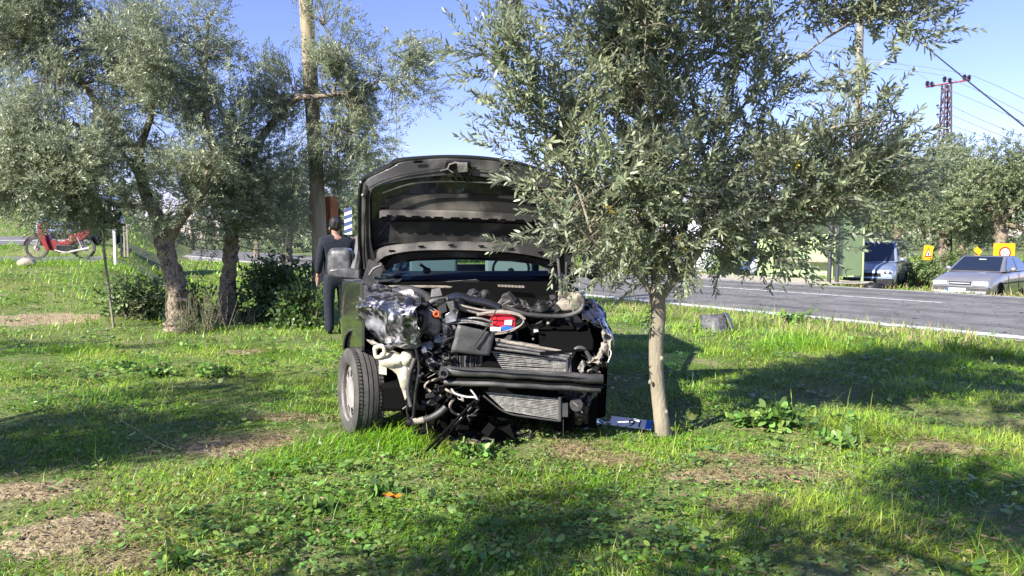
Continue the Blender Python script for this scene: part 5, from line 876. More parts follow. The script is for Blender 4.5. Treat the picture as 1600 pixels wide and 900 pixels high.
# ------------------------------------------------------------------ people
def skinmesh(name, pts, edges, m, parent, sub=2):
    me = bpy.data.meshes.new(name); org = ORG[parent.name]; me.from_pydata([Vector(p[:3]) - org for p in pts], edges, []); o = link(name, me, parent, m)
    sk = o.modifiers.new('skin', 'SKIN'); sk.use_smooth_shade = True
    for i, p in enumerate(pts):
        r = p[3]; r = (r, r) if not hasattr(r, '__len__') else r; me.skin_vertices[0].data[i].radius = r; me.skin_vertices[0].data[i].use_root = (i == 0)
    s_ = o.modifiers.new('sub', 'SUBSURF'); s_.levels = sub; s_.render_levels = sub
    dg = bpy.context.evaluated_depsgraph_get(); m2 = bpy.data.meshes.new_from_object(o.evaluated_get(dg)); o.modifiers.clear(); o.data = m2; return o
def person(label, base, yaw, cloth, legs, lean=0, arm='down', H_=1.74):
    t = thing('person', label, 'person', base, group='onlookers beside the wrecked van'); Rm = Matrix.Rotation(yaw, 3, 'Z'); k = H_ / 1.75
    def L(x, y, z, r): v = base + Rm @ (Vector((x, y + lean * max(0, z - .9), z)) * k); rr = tuple(a * k for a in r) if hasattr(r, '__len__') else r * k; return (v.x, v.y, v.z, rr)
    hands = []
    if arm == 'down': AL = [(.20, .0, 1.40), (.25, .03, 1.12), (.26, -.06, .88)]; AR = [(-.20, 0, 1.40), (-.25, .03, 1.12), (-.25, -.06, .88)]
    else: AL = [(.20, 0, 1.40), (.25, .0, 1.12), (.16, -.26, 1.08)]; AR = [(-.20, 0, 1.40), (-.26, 0, 1.12), (-.14, -.25, 1.14)]
    # one continuous body with head, hands and five fingers each
    P_ = [L(0, 0, .95, (.13, .10)), L(0, 0, 1.18, (.13, .095)), L(0, 0, 1.38, (.15, .10)), L(0, .0, 1.50, .055), L(0, -.01, 1.58, .075), L(0, -.015, 1.67, .08), L(0, -.01, 1.73, .05)]; E = [(i, i + 1) for i in range(6)]
    for A in (AL, AR):
        b = len(P_); P_ += [L(*A[0], .05), L(*A[1], .042), L(*A[2], .028)]; E += [(2, b), (b, b + 1), (b + 1, b + 2)]; w_ = Vector(A[2]); d = (Vector(A[2]) - Vector(A[1])).normalized(); sd = d.cross(Vector((1, 0, 0)) if arm == 'down' else Vector((0, 0, 1))).normalized()
        pm = w_ + d * .07; P_.append(L(*pm, (.036, .016))); pi = len(P_) - 1; E.append((b + 2, pi))
        for f in range(4):
            q0 = pm + sd * (f - 1.5) * .019 + d * .03; ln = (.06, .072, .068, .052)[f]; q1 = q0 + d * ln * .5; q2 = q1 + (d * .8 + Vector((0, -.5, 0))).normalized() * ln * .5; n_ = len(P_); P_ += [L(*q0, .009), L(*q1, .008), L(*q2, .006)]; E += [(pi, n_), (n_, n_ + 1), (n_ + 1, n_ + 2)]
        q0 = w_ + d * .025 + sd * -.035; q1 = q0 + (d + sd * -.5) * .035; n_ = len(P_); P_ += [L(*q0, .011), L(*q1, .008)]; E += [(b + 2, n_), (n_, n_ + 1)]
    for s_ in (-1, 1):
        b = len(P_); P_ += [L(.09 * s_, .0, .85, .085), L(.10 * s_, -.01, .48, .058), L(.10 * s_, .03, .09, .04), L(.10 * s_, -.10, .035, .03)]; E += [(0, b), (b, b + 1), (b + 1, b + 2), (b + 2, b + 3)]
    B = skinmesh('body', P_, E, M['skin'], t)
    J = [L(0, 0, .80, (.20, .16)), L(0, 0, 1.10, (.185, .14)), L(0, 0, 1.36, (.205, .14)), L(0, 0, 1.54, (.085, .085))]; E = [(0, 1), (1, 2), (2, 3)]
    for A in (AL, AR): b = len(J); e = Vector(A[1]).lerp(Vector(A[2]), .85); J += [L(*A[0], .085), L(*A[1], .068), L(*e, .052)]; E += [(2, b), (b, b + 1), (b + 1, b + 2)]
    skinmesh('jacket', J, E, M[cloth], t)
    J = [L(0, 0, 1.0, (.17, .13)), L(0, 0, .86, (.165, .13))]; E = [(0, 1)]
    for s_ in (-1, 1): b = len(J); J += [L(.10 * s_, 0, .78, .11), L(.11 * s_, -.01, .48, .085), L(.11 * s_, .02, .02, .078)]; E += [(1, b), (b, b + 1), (b + 1, b + 2)]
    skinmesh('trousers', J, E, M[legs], t)
    o = Vector(L(0, 0, 1.645, 0)[:3]); mb = MB(); mb.ball(o + Rm @ Vector((0, .012, .03)), (.10 * k, .112 * k, .115 * k), 22, 14, .25); mb.build('hair', 'hair', t, smooth=80)
    for s_ in (-1, 1):
        q = Vector(L(.10 * s_, -.05, .05, 0)[:3]); mb = MB(); mb.ball(q, (.05, .05, .05), 12, 8); mb.ball(q + Rm @ Vector((0, -.07, -.01)), (.048, .085, .04), 12, 8); mb.build('shoe', 'shoe', t)
        mb = MB(); mb.ball(Vector(L(.088 * s_, -.01, 1.60, 0)[:3]), (.012, .022, .032), 8, 6); mb.build('ear', 'skin', B); mb = MB(); mb.ball(Vector(L(.033 * s_, -.088, 1.625, 0)[:3]), .012, 8, 6); mb.build('eye', 'white', B)
    mb = MB(); mb.add([L(-.016, -.085, 1.58, 0)[:3], L(.016, -.085, 1.58, 0)[:3], L(0, -.12, 1.585, 0)[:3], L(0, -.088, 1.635, 0)[:3]], [(0, 1, 2), (0, 2, 3), (1, 3, 2), (0, 3, 1)]); mb.build('nose', 'skin', B)
    mb = MB(); mb.tube([L(-.025, -.088, 1.548, 0)[:3], L(0, -.096, 1.547, 0)[:3], L(.025, -.088, 1.548, 0)[:3]], .005, 6); mb.build('mouth', 'signr', B); return t
bp = P(526, 513, 11.4); bp.z = g1(bp.x, bp.y); person('person in dark navy jacket and trousers standing between the wooden pole and the van', bp, R(205), 'navy', 'jeans', .06)
bp = P(566, 505, 11.9); bp.z = g1(bp.x, bp.y); person('person in patterned dark top mostly hidden behind the raised bonnet', bp, R(60), 'maroon', 'jeans', -.03, 'bent', 1.70)
# ------------------------------------------------------------------ poles, box, signs on the left
b = P(505, 470, 13.2); b.z = g1(b.x, b.y); t = thing('utility_pole', 'tall round wooden pole behind the dark dressed person', 'pole', b)
mb = MB(); mb.tube([b - Vector((0, 0, .2)), P(497, 330, 13.2), P(490, 200, 13.2), P(478, 0, 13.2), P(468, -200, 13.2)], [.125, .125, .122, .118, .11], 24, nz=.02); mb.build('shaft', 'wood', t, smooth=60)
for py in (445, 255): mb = MB(); c = P(503 - (445 - py) * .06, py, 13.2); mb.lathe([(.128, 0), (.131, .005), (.131, .02), (.128, .025)], c, (0, 0, 1), 24, cl=True); mb.build('wire_band', 'steel', t)
b = P(503, 326, 15.0); t = thing('notice_board', 'rusty brown box shaped board behind the wooden pole', 'board', b)
mb = MB(); mb.box(b, (.50, .04, .48), (0, 0, .25)); mb.build('panel', 'rust', t); mb = MB(); mb.box(b + Vector((.265, -.09, 0)), (.03, .20, .47), (0, 0, -.5)); mb.build('side_plate', mat('rust_bright', (.5, .17, .05), .8, col2=(.36, .12, .04), scale=5), t)
for dx in (-.2, .2):
    q = b + Vector((dx, .05, 0)); z0 = g1(q.x, q.y); mb = MB(); mb.tube([(q.x, q.y, z0), (q.x, q.y, b.z + .2)], .025, 8); mb.build('post', 'steel', t)
b = P(544, 346, 17); t = thing('chevron_sign', 'narrow blue and white striped marker sign above the onlookers', 'sign', b)
W_, Hh = .17, .58; mb = MB(); mb.box(b, (W_, .02, Hh)); pn = mb.build('panel', 'white', t)
for k in range(4):
    z = b.z - Hh / 2 + .02 + k * .155; mb = MB(); mb.plate([(b.x - W_ / 2, b.y - .013, z), (b.x + W_ / 2, b.y - .013, z + .06), (b.x + W_ / 2, b.y - .013, z + .14), (b.x - W_ / 2, b.y - .013, z + .08)], .002, Vector((0, -1, 0))); mb.build('stripe', mat('sign_navy', (.05, .08, .2), .5), pn)
mb = MB(); mb.tube([(b.x, b.y + .03, g1(b.x, b.y)), (b.x, b.y + .03, b.z)], .03, 8); mb.build('post', 'steel', t)
# white slatted barrier left
b = P(186, 400, 17.5); b.z = g1(b.x, b.y) ; t = thing('barrier', 'white slatted barrier with a tall post behind the sapling', 'barrier', b)
mb = MB(); a = P(180, 400, 17.5); mb.box((a.x, a.y, (a.z + P(180, 335, 17.5).z) / 2), (.05, .05, P(180, 335, 17.5).z - a.z + .4)); mb.build('post', 'white', t)
for k in range(3): a = P(190 + k * 5, 398, 17.6); h = P(190, 348 + k * 3, 17.6).z; mb = MB(); mb.box((a.x, a.y, (a.z + h) / 2), (.035, .03, h - a.z + .1)); mb.build('slat', 'concp', t)
for py in (352, 390): a = P(196, py, 17.65); mb = MB(); mb.box(a, (.3, .02, .05)); mb.build('rail', 'concp', t)
# ------------------------------------------------------------------ motorcycle
mp = P(95, 404, 20.8); mp.z = g1(mp.x, mp.y) + .03; t = thing('motorcycle', 'small red motorcycle parked on the raised side road at left', 'motorcycle', mp, R(4), world=False)
def mw(x):
    mb = MB(); n = 32; mb.lathe([(.29, -.03), (.31, -.025), (.315, 0), (.31, .025), (.29, .03), (.265, .02), (.265, -.02)], (x, 0, .315), (0, 1, 0), n, cl=True); W = mb.build('wheel', 'rubber', t, smooth=60)
    mb = MB(); mb.lathe([(.262, -.02), (.25, -.02), (.25, .02), (.262, .02)], (x, 0, .315), (0, 1, 0), n, cl=True); mb.build('rim', 'steel', W)
    mb = MB(); mb.lathe([(.02, -.06), (.06, -.05), (.06, .05), (.02, .06)], (x, 0, .315), (0, 1, 0), 14); [mb.tube([(x + .05 * math.cos(a + .3), s_ * .03, .315 + .05 * math.sin(a + .3)), (x + .25 * math.cos(a), 0, .315 + .25 * math.sin(a))], .0035, 4) for a in np.linspace(0, 6.28, 17)[:-1] for s_ in (-1, 1)]; mb.build('spokes', 'rim', W)
mw(-.62); mw(.62)
mb = MB(); mb.plate([(-.42, -.07, .78), (-.30, -.07, .80), (-.24, -.07, .55), (.05, -.07, .50), (.35, -.07, .62), (.80, -.07, .80), (.78, -.07, .70), (.45, -.07, .46), (.10, -.07, .36), (-.16, -.07, .24), (-.30, -.07, .28), (-.40, -.07, .5)], .14, (0, 1, 0)); mb.build('fairing', 'mred', t, bevel=.02)
mb = MB(); mb.plate([(-.08, -.10, .72), (.0, -.10, .78), (.25, -.10, .78), (.70, -.10, .88), (.80, -.10, .84), (.5, -.10, .76), (.2, -.10, .70), (-.02, -.10, .66)], .2, (0, 1, 0)); mb.build('seat', 'seat', t, bevel=.03)
mb = MB(); [mb.tube([(-.62, s_, .315), (-.46, s_, .80), (-.42, s_, .92)], .016, 8) for s_ in (-.06, .06)]; mb.build('front_fork', 'rim', t); mb = MB(); mb.tube(curve([(-.38, -.34, 1.02), (-.40, -.12, 1.0), (-.42, 0, .95), (-.40, .12, 1.0), (-.38, .34, 1.02)], 4), .013, 8); mb.build('handlebar', 'steel', t)
mb = MB(); mb.plate([(-.50, -.16, .92), (-.36, -.17, .80), (-.26, -.17, .45), (-.20, -.15, .26), (-.30, -.15, .26), (-.42, -.16, .5), (-.55, -.1, .72)], .34, (0, 1, 0)); mb.build('leg_shield', 'mred', t, bevel=.02); mb = MB(); mb.plate([(.25, -.09, .66), (.82, -.10, .84), (.84, -.1, .70), (.6, -.1, .52), (.3, -.09, .46)], .2, (0, 1, 0)); mb.build('rear_fairing', 'mred', t, bevel=.02); mb = MB(); mb.box((.18, 0, .30), (.5, .2, .22)); mb.build('crankcase', 'black', t, bevel=.02); mb = MB(); mb.ball((-.46, 0, .93), (.12, .11, .12), 14, 8); mb.build('headlamp_cowl', 'mred', t); mb = MB(); mb.ball((-.56, 0, .93), (.03, .07, .07), 12, 8); mb.build('headlight', 'chrome', t)
mb = MB(); mb.strip([(-.62 + .34 * math.cos(a), -.06, .315 + .35 * math.sin(a)) for a in np.linspace(.4, 2.9, 9)], [(-.62 + .34 * math.cos(a), .06, .315 + .35 * math.sin(a)) for a in np.linspace(.4, 2.9, 9)], .008, UP); mb.build('mudguard', 'mred', t)
mb = MB(); mb.lathe([(.08, -.1), (.1, -.06), (.1, .06), (.08, .1)], (.0, 0, .32), (0, 1, 0), 14); mb.box((.12, 0, .34), (.3, .16, .14)); mb.build('engine', 'dusty', t, bevel=.01); mb = MB(); mb.tube(curve([(-.1, -.1, .26), (.2, -.14, .2), (.5, -.15, .25), (.85, -.15, .32)], 4), [.02] * 6 + [.035] * 7, 10); mb.build('exhaust', 'rim', t)
mb = MB(); [mb.tube([(.62, s_, .315), (.5, s_, .62)], .02, 8) for s_ in (-.09, .09)]; mb.build('shock_absorber', 'rim', t); mb = MB(); mb.tube([(.75, 0, .78), (.95, 0, .7), (1.0, 0, .55)], .03, 6); mb.build('rear_mudguard', 'seat', t)
for s_ in (-1, 1): mb = MB(); mb.tube([(-.40, s_ * .2, 1.0), (-.44, s_ * .28, 1.15)], .006, 6); mb.ball((-.44, s_ * .3, 1.19), (.015, .06, .045), 10, 6); mb.build('mirror', 'mred', t)
mb = MB(); mb.box((.82, 0, .76), (.06, .14, .06)); mb.build('tail_light', 'signr', t)
# ------------------------------------------------------------------ parked vehicles
def carbody(t, m, st, gh_, wb, wr, ww, trim='black', roofm=None):
    # st: lower body stations (y, z_bottom, z_top, half_width); gh_: greenhouse (y_base0,y_roof0,y_roof1,y_base1,z_belt,z_roof,w_belt,w_roof)
    mb = MB(); n = 0; V = []; K = 12
    for y, zb, zt, w_ in st:
        for x, z in ((-.9, zb), (-.99, zb + (zt - zb) * .2), (-1, zb + (zt - zb) * .62), (-.97, zt - (zt - zb) * .12), (-.86, zt), (-.3, zt + .02), (.3, zt + .02), (.86, zt), (.97, zt - (zt - zb) * .12), (1, zb + (zt - zb) * .62), (.99, zb + (zt - zb) * .2), (.9, zb)): V.append((x * w_, y, z))
    f = [(i * K + j, i * K + (j + 1) % K, (i + 1) * K + (j + 1) % K, (i + 1) * K + j) for i in range(len(st) - 1) for j in range(K)] + [tuple(range(K - 1, -1, -1)), tuple((len(st) - 1) * K + j for j in range(K))]
    mb.add(V, f); B = mb.build('body', m, t, smooth=45, bevel=.012)
    a0, r0, r1, a1, zb, zr, wb_, wr_ = gh_
    lo = [(-wb_, a0, zb), (wb_, a0, zb), (wb_, a1, zb), (-wb_, a1, zb)]; hi = [(-wr_, r0, zr), (wr_, r0, zr), (wr_, r1, zr), (-wr_, r1, zr)]
    lo = [Vector(p) for p in lo]; hi = [Vector(p) for p in hi]
    mb = MB(); mb.add(lo + hi, [(4, 5, 6, 7), (0, 1, 5, 4), (1, 2, 6, 5), (2, 3, 7, 6), (3, 0, 4, 7)]); cabin = mb.build('cabin', m, t, bevel=.04)
    def win(a, b, c, d, nm, u0=.05, u1=.95, v0=.08, v1=.92):
        q = lambda u, v: a.lerp(b, u).lerp(d.lerp(c, u), v); nn = (b - a).cross(d - a).normalized(); mb = MB(); mb.plate([q(u0, v0) + nn * .012, q(u1, v0) + nn * .012, q(u1, v1) + nn * .012, q(u0, v1) + nn * .012], .01, -nn); return mb.build(nm, 'dglass', cabin)
    win(lo[0], lo[1], hi[1], hi[0], 'windscreen', .06, .94, .03, .93); win(lo[2], lo[3], hi[3], hi[2], 'rear_window')
    for (A, B_, C2, D2) in ((lo[1], lo[2], hi[2], hi[1]), (lo[3], lo[0], hi[0], hi[3])):
        for u0, u1 in ((.07, .46), (.50, .93)): win(A, B_, C2, D2, 'side_window', u0 if A is lo[1] else 1 - u1, u1 if A is lo[1] else 1 - u0, .08, .9)
    for y in wb:
        for s_ in (-1, 1):
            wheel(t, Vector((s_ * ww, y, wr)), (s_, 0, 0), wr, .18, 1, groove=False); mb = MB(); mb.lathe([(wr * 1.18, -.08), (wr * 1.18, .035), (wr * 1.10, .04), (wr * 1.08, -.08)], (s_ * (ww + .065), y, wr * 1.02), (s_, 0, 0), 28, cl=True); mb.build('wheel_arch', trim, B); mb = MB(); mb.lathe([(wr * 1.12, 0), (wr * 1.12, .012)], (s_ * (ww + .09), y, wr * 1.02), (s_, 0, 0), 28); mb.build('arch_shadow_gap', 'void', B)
    return B, cabin
def mirrors(t, m, y, z, w_):
    for s_ in (-1, 1): mb = MB(); mb.ball((s_ * (w_ + .10), y, z), (.10, .06, .075), 12, 8); mb.tube([(s_ * (w_ - .02), y, z - .04), (s_ * (w_ + .06), y, z - .03)], .02, 6); mb.build('door_mirror', m, t)
def caddy(loc, rz, label, m='vanblue', group=None):
    t = thing('parked_van', label, 'van', loc, rz, group, False)
    st = [(0, .35, .62, .78), (.06, .25, .78, .84), (.35, .22, .92, .88), (.9, .22, 1.03, .89), (1.1, .22, 1.08, .89), (4.0, .25, 1.12, .89), (4.15, .35, 1.1, .86)]
    B, cab = carbody(t, m, st, (.95, 1.62, 4.0, 4.1, 1.06, 1.80, .84, .70), (.78, 3.35), .31, .80)
    mb = MB(); mb.box((0, .0, .36), (1.66, .16, .26)); mb.build('bumper', 'black', t, bevel=.04); mb = MB(); mb.box((0, .02, .62), (.84, .06, .14)); mb.build('grille', 'black', t, bevel=.01)
    for s_ in (-1, 1):
        mb = MB(); mb.ball((s_ * .63, .10, .70), (.19, .12, .095), 14, 8); h = mb.build('headlight', 'chrome', t); mb = MB(); [mb.ball((s_ * (.56 + k * .14), .0, .70), (.06, .02, .06), 12, 8) for k in (0, 1)]; mb.build('headlight_reflector', 'steel', h)
        mb = MB(); mb.tube([(s_ * .62, 1.9, 1.83), (s_ * .62, 3.7, 1.84)], .02, 6); mb.build('roof_rail', 'black', t)
    mb = MB(); mb.tube([(-.4, .96, 1.09), (.1, .99, 1.12)], .012, 6); mb.build('wiper', 'black', t); mirrors(t, m, 1.25, 1.15, .86)
    for s_ in (-1, 1): mb = MB(); mb.box((s_ * .893, 2.0, .62), (.012, 1.6, .07)); mb.build('door_strip', 'black', t)
    return t
def uq(px, D, z=None): q = P(px, 400, D); return Vector((q.x, q.y, g1(q.x, q.y) if z is None else z))
a_ = R(-33); rc = uq(1398, 26.6); caddy(rc - Matrix.Rotation(a_, 3, 'Z') @ Vector((.84, 0, 0)) + Vector((0, 0, .02)), a_, 'blue grey van parked behind the shelter post, facing the road')
a_ = R(-50); rc = uq(1549, 22.4); sp = rc - Matrix.Rotation(a_, 3, 'Z') @ Vector((.82, 0, 0)); t = thing('parked_sedan', 'grey sedan parked on the low verge at the right edge', 'car', sp + Vector((0, 0, .0)), a_, None, False)
st = [(0, .36, .56, .76), (.05, .26, .64, .82), (.3, .24, .78, .84), (1.2, .24, .92, .85), (1.5, .24, .95, .85), (3.6, .26, .97, .85), (4.2, .3, .95, .82), (4.28, .4, .9, .78)]
B, cab = carbody(t, 'sedan', st, (1.15, 1.95, 2.95, 3.75, .93, 1.40, .80, .62), (.8, 3.35), .29, .76)
mb = MB(); mb.box((0, -.03, .40), (1.64, .16, .20)); mb.build('bumper', 'grey', t, bevel=.04); mb = MB(); mb.box((0, -.115, .34), (1.5, .012, .07)); mb.build('bumper_strip', 'chrome', t); mb = MB(); mb.box((0, .0, .60), (.60, .06, .09)); mb.build('grille', 'black', t, bevel=.01); mb = MB(); mb.box((0, -.025, .60), (.56, .02, .03)); mb.build('grille_bar', 'chrome', t)
for s_ in (-1, 1): mb = MB(); mb.box((s_ * .56, .01, .60), (.42, .07, .13), (0, 0, s_ * .08)); mb.build('headlight', 'chrome', t, bevel=.015)
mb = MB(); mb.box((-.05, -.122, .40), (.52, .01, .11)); pp = mb.build('number_plate', 'plate', t); mb = MB(); mb.box((-.285, -.129, .40), (.05, .004, .11)); mb.build('blue_band', 'pblue', pp); textmesh('20', .1, 'ink', t, Matrix.Translation((-.02, -.1285, .40)) @ Matrix.Rotation(R(90), 4, 'X'), 'plate_lettering')
for s_ in (-.3, .25): mb = MB(); mb.tube([(s_ - .3, 1.22, .98), (s_ + .25, 1.30, 1.03)], .012, 6); mb.build('wiper', 'black', t)
mirrors(t, 'sedan', 1.6, 1.0, .82); mb = MB(); mb.box((.03, 1.75, 1.28), (.2, .03, .05)); mb.build('rear_view_mirror', 'white', t)
for s_ in (-1, 1):
    mb = MB(); mb.box((s_ * .852, 2.1, .58), (.012, 2.6, .05)); mb.build('door_strip', 'black', t)
    for y in (1.5, 2.45, 3.25): mb = MB(); mb.box((s_ * .849, y, .66), (.008, .012, .56)); mb.build('door_gap', 'void', t)
a_ = R(12); q = uq(98, 25.4); caddy(q + Vector((0, 0, .02)), a_, 'pale car half hidden by foliage behind the red motorcycle', 'vanblue')
# ------------------------------------------------------------------ bus shelter and its surroundings
Bc = Vector(((1347 - 800) / FPX * 26.5, 26.5, 0)); ld = Vector((-.556, .831, 0)); pr = Vector((-.831, -.556, 0)); zs = -.2
def SH(a, b, z): return Bc + ld * a + pr * b + Vector((0, 0, z))      # a along the back wall, b toward the road
t = thing('bus_shelter', 'pale green metal bus shelter with rusty side panel and bench', 'bus shelter', Bc + Vector((0, 0, zs)))
mb = MB(); mb.plate([SH(0, 0, .05), SH(4.4, 0, .05), SH(4.4, 0, 2.55), SH(0, 0, 2.55)], .05, -pr); bk = mb.build('back_panel', 'shelter', t)
for a in (1.1, 2.2, 3.3): mb = MB(); mb.plate([SH(a, .004, .05), SH(a + .03, .004, .05), SH(a + .03, .004, 2.5), SH(a, .004, 2.5)], .012, pr); mb.build('panel_seam', 'steel', bk)
mb = MB(); mb.plate([SH(-.0, .08, .12), SH(0, 1.45, .12), SH(0, 1.45, 1.98), SH(0, .08, 1.98)], .04, -ld); sd = mb.build('side_panel', 'shelter', t)
mb = MB(); mb.plate([SH(.02, .1, .2), SH(.02, .75, .95), SH(.02, 1.4, .14), SH(.02, 1.4, .2), SH(.02, .75, 1.02), SH(.02, .1, .28)], .006, ld); mb.build('brace', 'shelter', sd)
mb = MB(); mb.plate([SH(.01, .12, .85), SH(.01, .70, .85), SH(.01, .70, 1.72), SH(.01, .12, 1.72)], .004, ld); ps = mb.build('poster_residue', mat('poster_paper', (.42, .48, .30), .8, col2=(.45, .2, .06), scale=2.2, lo=.5, hi=.56), sd)
for k in range(9): r = random.Random(k); b_ = .1 + .08 * (k % 3); z_ = .1 + .22 * (k // 3); mb = MB(); mb.tube([SH(.012, b_, z_), SH(.014, b_ + .06, z_ + .14), SH(.014, b_ + .02, z_ + .17)], .012, 4); mb.build('graffiti_stroke', mat('graffiti', (.6, .62, .6), .7), sd)
for a, b_, m_, nm, r_ in ((-.02, .0, 'shelter', 'post', .05), (-.02, 1.5, 'steel', 'post', .07), (2.6, 1.5, 'shelter', 'post', .05), (4.4, 1.5, 'shelter', 'post', .05), (4.4, .0, 'shelter', 'post', .05)):
    mb = MB(); q = SH(a, b_, 0); mb.tube([(q.x, q.y, g1(q.x, q.y) - .05), SH(a, b_, 2.6)], r_, 10); mb.build(nm, m_, t)
mb = MB(); mb.plate([SH(.9, .1, .55), SH(4.0, .1, .55), SH(4.0, .5, .55), SH(.9, .5, .55)], .06, UP); bn = mb.build('bench_seat', 'beige', t)
for a in (1.0, 1.9, 2.8, 3.7): mb = MB(); mb.box(SH(a, .3, .25), (.1, .1, .56)); mb.build('bench_leg', 'shelter', t)
mb = MB(); mb.plate([SH(-.3, -.2, 2.62), SH(4.7, -.2, 2.62), SH(4.7, 1.8, 2.75), SH(-.3, 1.8, 2.75)], .06, UP); rf = mb.build('roof', 'roofg', t)
mb = MB(); mb.plate([SH(.1, 1.62, 2.38), SH(1.0, 1.62, 2.38), SH(1.0, 1.62, 2.60), SH(.1, 1.62, 2.60)], .03, pr); sg = mb.build('name_board', 'white', t)
for k in range(4): mb = MB(); mb.plate([SH(.16 + k * .2, 1.655, 2.40), SH(.28 + k * .2, 1.655, 2.40), SH(.28 + k * .2, 1.655, 2.5 - .04 * (k % 2)), SH(.16 + k * .2, 1.655, 2.5)], .004, pr); mb.build('red_lettering', 'signr', sg)
mb = MB(); q = SH(2.7, .6, 0); mb.plate([SH(-.1, -.1, -.14), SH(5.7, -.1, -.14), SH(5.7, 1.8, -.14), SH(-.1, 1.8, -.14)], .09, -UP); T(mb.build('shelter_slab', 'concrete'), kind='structure')
b = uq(1296, 24.4); t = thing('steel_post', 'dark steel lamp post in front of the green shelter', 'post', b); mb = MB(); mb.tube([b - Vector((0, 0, .1)), b + Vector((.05, 0, 2.6)), b + Vector((.12, 0, 5.2))], [.07, .06, .05], 12); mb.build('shaft', 'steel', t)
t = thing('house', 'low building with grey roof behind the bus shelter', 'building', (16, 46, -.45)); mb = MB(); mb.box((14.5, 46, 1.2), (9, 5, 3.4)); h = mb.build('wall', 'wallw', t)
mb = MB(); mb.plate([(9.6, 43.2, 2.9), (19.4, 43.2, 2.9), (19.4, 46, 4.0), (9.6, 46, 4.0)], .12, UP); mb.plate([(9.6, 46.01, 4.0), (19.4, 46.01, 4.0), (19.4, 48.8, 2.9), (9.6, 48.8, 2.9)], .12, UP); mb.build('roof', 'roofg', t)
for k in range(4): mb = MB(); mb.box((11.4 + k * 2.1, 43.48, 1.5), (1.0, .06, 1.1)); w_ = mb.build('window', 'dglass', t); mb = MB(); mb.box((11.4 + k * 2.1, 43.44, .92), (1.16, .12, .06)); mb.build('sill', 'white', w_)
t = thing('white_hoarding', 'tall white board standing left of the shelter, seen through the leaves', 'board', uq(1122, 34)); b = uq(1122, 34); mb = MB(); mb.box(b + Vector((0, 0, 2.05)), (1.15, .06, 2.5), (0, 0, .2)); mb.build('panel', 'wallw', t)
for s_ in (-.45, .45): mb = MB(); mb.tube([b + Vector((s_, .1, -.1)), b + Vector((s_, .1, 3.2))], .04, 8); mb.build('post', 'steel', t)
a_ = R(-60); caddy(uq(1150, 36), a_, 'white car parked far off beyond the concrete apron', 'wallw')
# orange road signs
def osign(px, py, w_, h, D, label, kind, ang=0):
    b = P(px, py, D); q = Vector((b.x, b.y, g1(b.x, b.y))); t = thing('road_sign', label, 'road sign', q); mb = MB(); mb.box(b, (w_, .03, h), (0, ang, 0)); pn = mb.build('panel', 'signo', t); mb = MB(); mb.tube([q, Vector((b.x, b.y + .05, b.z))], .03, 8); mb.build('post', 'steel', t); f = Vector((0, -.018, 0))
    if kind == 'tri':
        mb = MB(); mb.plate([b + f + Vector((-w_ * .4, 0, -h * .28)), b + f + Vector((w_ * .4, 0, -h * .28)), b + f + Vector((0, 0, h * .35))], .006, (0, -1, 0)); mb.build('red_triangle', 'signr', pn)
        f2 = f * 1.6; mb = MB(); mb.plate([b + f2 + Vector((-w_ * .26, 0, -h * .20)), b + f2 + Vector((w_ * .26, 0, -h * .20)), b + f2 + Vector((0, 0, h * .2))], .004, (0, -1, 0)); mb.build('white_triangle', 'white', pn)
        mb = MB(); mb.box(b + f * 2.0 + Vector((0, 0, -h * .08)), (w_ * .12, .006, h * .18)); mb.build('symbol', 'ink', pn)
    if kind == '30':
        c = b + f + Vector((.02, 0, -.1)); mb = MB(); mb.lathe([(.235, 0), (.235, .01)], c, (0, -1, 0), 32); mb.build('red_ring', 'signr', pn); mb = MB(); mb.lathe([(.175, 0), (.175, .006)], c + Vector((0, -.01, 0)), (0, -1, 0), 32); mb.build('white_disc', 'white', pn)
        textmesh('30', .27, 'ink', pn, Matrix.Translation(c + Vector((0, -.018, 0))) @ Matrix.Rotation(R(90), 4, 'X'))
    return t
osign(1450, 395, .36, .58, 30, 'narrow orange warning sign with red triangle between van and sedan', 'tri', .1); osign(1528, 392, .30, .22, 32, 'small tilted orange sign above the sedan roof', '', .7); osign(1569, 391, .84, .55, 30, 'wide orange 30 speed limit sign above the sedan', '30')
# ------------------------------------------------------------------ pylon, poles and cables
DP = 42; b = P(1472, 380, DP); b.z = g1(b.x, b.y); t = thing('lattice_pylon', 'rusty lattice power pylon with crossarm and insulators at right', 'pylon', b)
topp = P(1479, 132, DP); hh = topp.z - b.z
def leg(sx, sy, z): s_ = .36 - .20 * z / hh; return Vector((b.x + (topp.x - b.x) * z / hh + sx * s_, b.y + sy * s_, b.z + z))
for sx in (-1, 1):
    for sy in (-1, 1): mb = MB(); mb.tube([leg(sx, sy, 0), leg(sx, sy, hh)], .05, 5); mb.build('leg', 'lattice', t)
nlv = 18
for i in range(nlv):
    z0, z1 = hh * i / nlv, hh * (i + 1) / nlv
    for s_ in (-1, 1):
        mb = MB(); mb.tube([leg(-s_ if i % 2 else s_, -1, z0), leg(s_ if i % 2 else -s_, -1, z1)], .03, 4); mb.build('lattice_bar', 'lattice', t)
        mb = MB(); mb.tube([leg(s_, -1 if i % 2 else 1, z0), leg(s_, 1 if i % 2 else -1, z1)], .03, 4); mb.build('lattice_bar', 'lattice', t)
        if s_ == 1: mb = MB(); mb.tube([leg(-1, 1, z0), leg(1, 1, z1)], .03, 4); mb.build('lattice_bar', 'lattice', t)
ca, cb = P(1447, 136, DP), P(1514, 125, DP); mb = MB(); mb.tube([ca, cb], .05, 6); mb.build('crossarm', mat('crossarm_red', (.28, .08, .08), .7), t)
INS = []
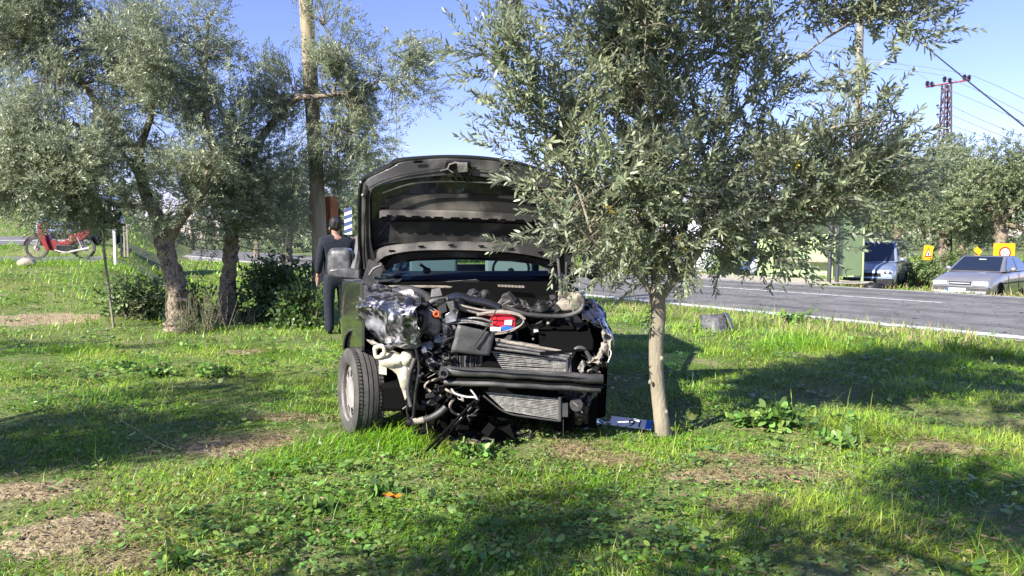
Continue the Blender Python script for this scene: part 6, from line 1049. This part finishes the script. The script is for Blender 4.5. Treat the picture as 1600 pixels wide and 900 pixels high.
for px, py in ((1449, 131), (1456, 132), (1476, 124), (1484, 126), (1507, 121), (1514, 122)):
    q = P(px, py, DP); INS.append(q); mb = MB(); mb.lathe([(.03, -.16), (.10, -.12), (.05, -.08), (.13, -.03), (.06, 0), (.13, .06), (.06, .09), (.09, .13), (.03, .16)], q, (0, 0, 1), 12); mb.build('insulator', 'insul', t)
for py in (168, 182, 198):
    mb = MB(); mb.tube([P(1464, py + 1, DP), P(1486, py - 1, DP)], .025, 5); mb.build('small_arm', 'lattice', t)
    for px in (1465, 1485): mb = MB(); mb.lathe([(.03, -.06), (.07, -.02), (.07, .03), (.03, .06)], P(px, py - 3, DP), (0, 0, 1), 10); mb.build('insulator', 'insul', t)
b = P(1338, 420, 23.5); b.z = g1(b.x, b.y); b = Vector((b.x, 26, g1(b.x, 26))); t = thing('concrete_pole', 'tall concrete pole rising through the young olive crown', 'pole', P(1337, 372, 30)); q = P(1337, 372, 30); q.z = g1(q.x, q.y); mb = MB(); mb.tube([q, P(1341, 150, 30), P(1346, -40, 30)], [.2, .15, .12], 12); mb.build('shaft', 'concp', t)
mb = MB(); mb.tube([P(1325, 20, 30), P(1370, 14, 30)], .05, 6); mb.build('crossarm', 'lattice', t)
def cable(pts, lab, r=.012, m='wire2', sag=0):
    c = curve([P(*p) for p in pts], 10); mb = MB(); mb.tube(c, r, 5); T(mb.build('power_cable', m), lab, 'cable', 'overhead power cables')
cable([(1372, 15, 30), (1440, 68, 26), (1509, 124, 23), (1600, 197, 18), (1700, 280, 14)], 'thick black cable dropping steeply across the sky at right', .022, 'wire3')
for k, (l, lab) in enumerate((([(1346, 92, 60), (1400, 97, 50), (1449, 124, DP)], 'lowest thin cable running left from the pylon crossarm'), ([(1346, 105, 60), (1410, 109, 50), (1476, 118, DP)], 'middle thin cable running left from the pylon top'), ([(1346, 96, 60), (1430, 103, 50), (1507, 115, DP)], 'highest thin cable running left from the pylon top'),
        ([(1514, 116, DP), (1560, 135, 36), (1620, 165, 28)], 'thin cable leaving the right insulator of the pylon'), ([(1484, 122, DP), (1550, 152, 36), (1620, 188, 28)], 'thin cable leaving the middle insulator of the pylon'), ([(1456, 130, DP), (1530, 160, 36), (1620, 200, 28)], 'thin cable leaving the left insulator of the pylon'),
        ([(1485, 165, DP), (1540, 190, 36), (1620, 222, 28)], 'upper cable of the low bundle right of the pylon'), ([(1485, 179, DP), (1540, 202, 36), (1620, 234, 28)], 'middle cable of the low bundle right of the pylon'), ([(1485, 195, DP), (1540, 215, 36), (1620, 245, 28)], 'lowest cable of the low bundle right of the pylon'),
        ([(780, -10, 50), (860, 12, 55), (945, 32, 60), (1346, 90, 60)], 'lowest thin cable over the young olive crown'), ([(840, -12, 50), (900, 5, 55), (960, 20, 60), (1346, 78, 60)], 'middle thin cable over the young olive crown'), ([(890, -14, 50), (960, 4, 55), (1020, 14, 60), (1346, 66, 60)], 'highest thin cable over the young olive crown'))):
    cable(l, lab, .014)
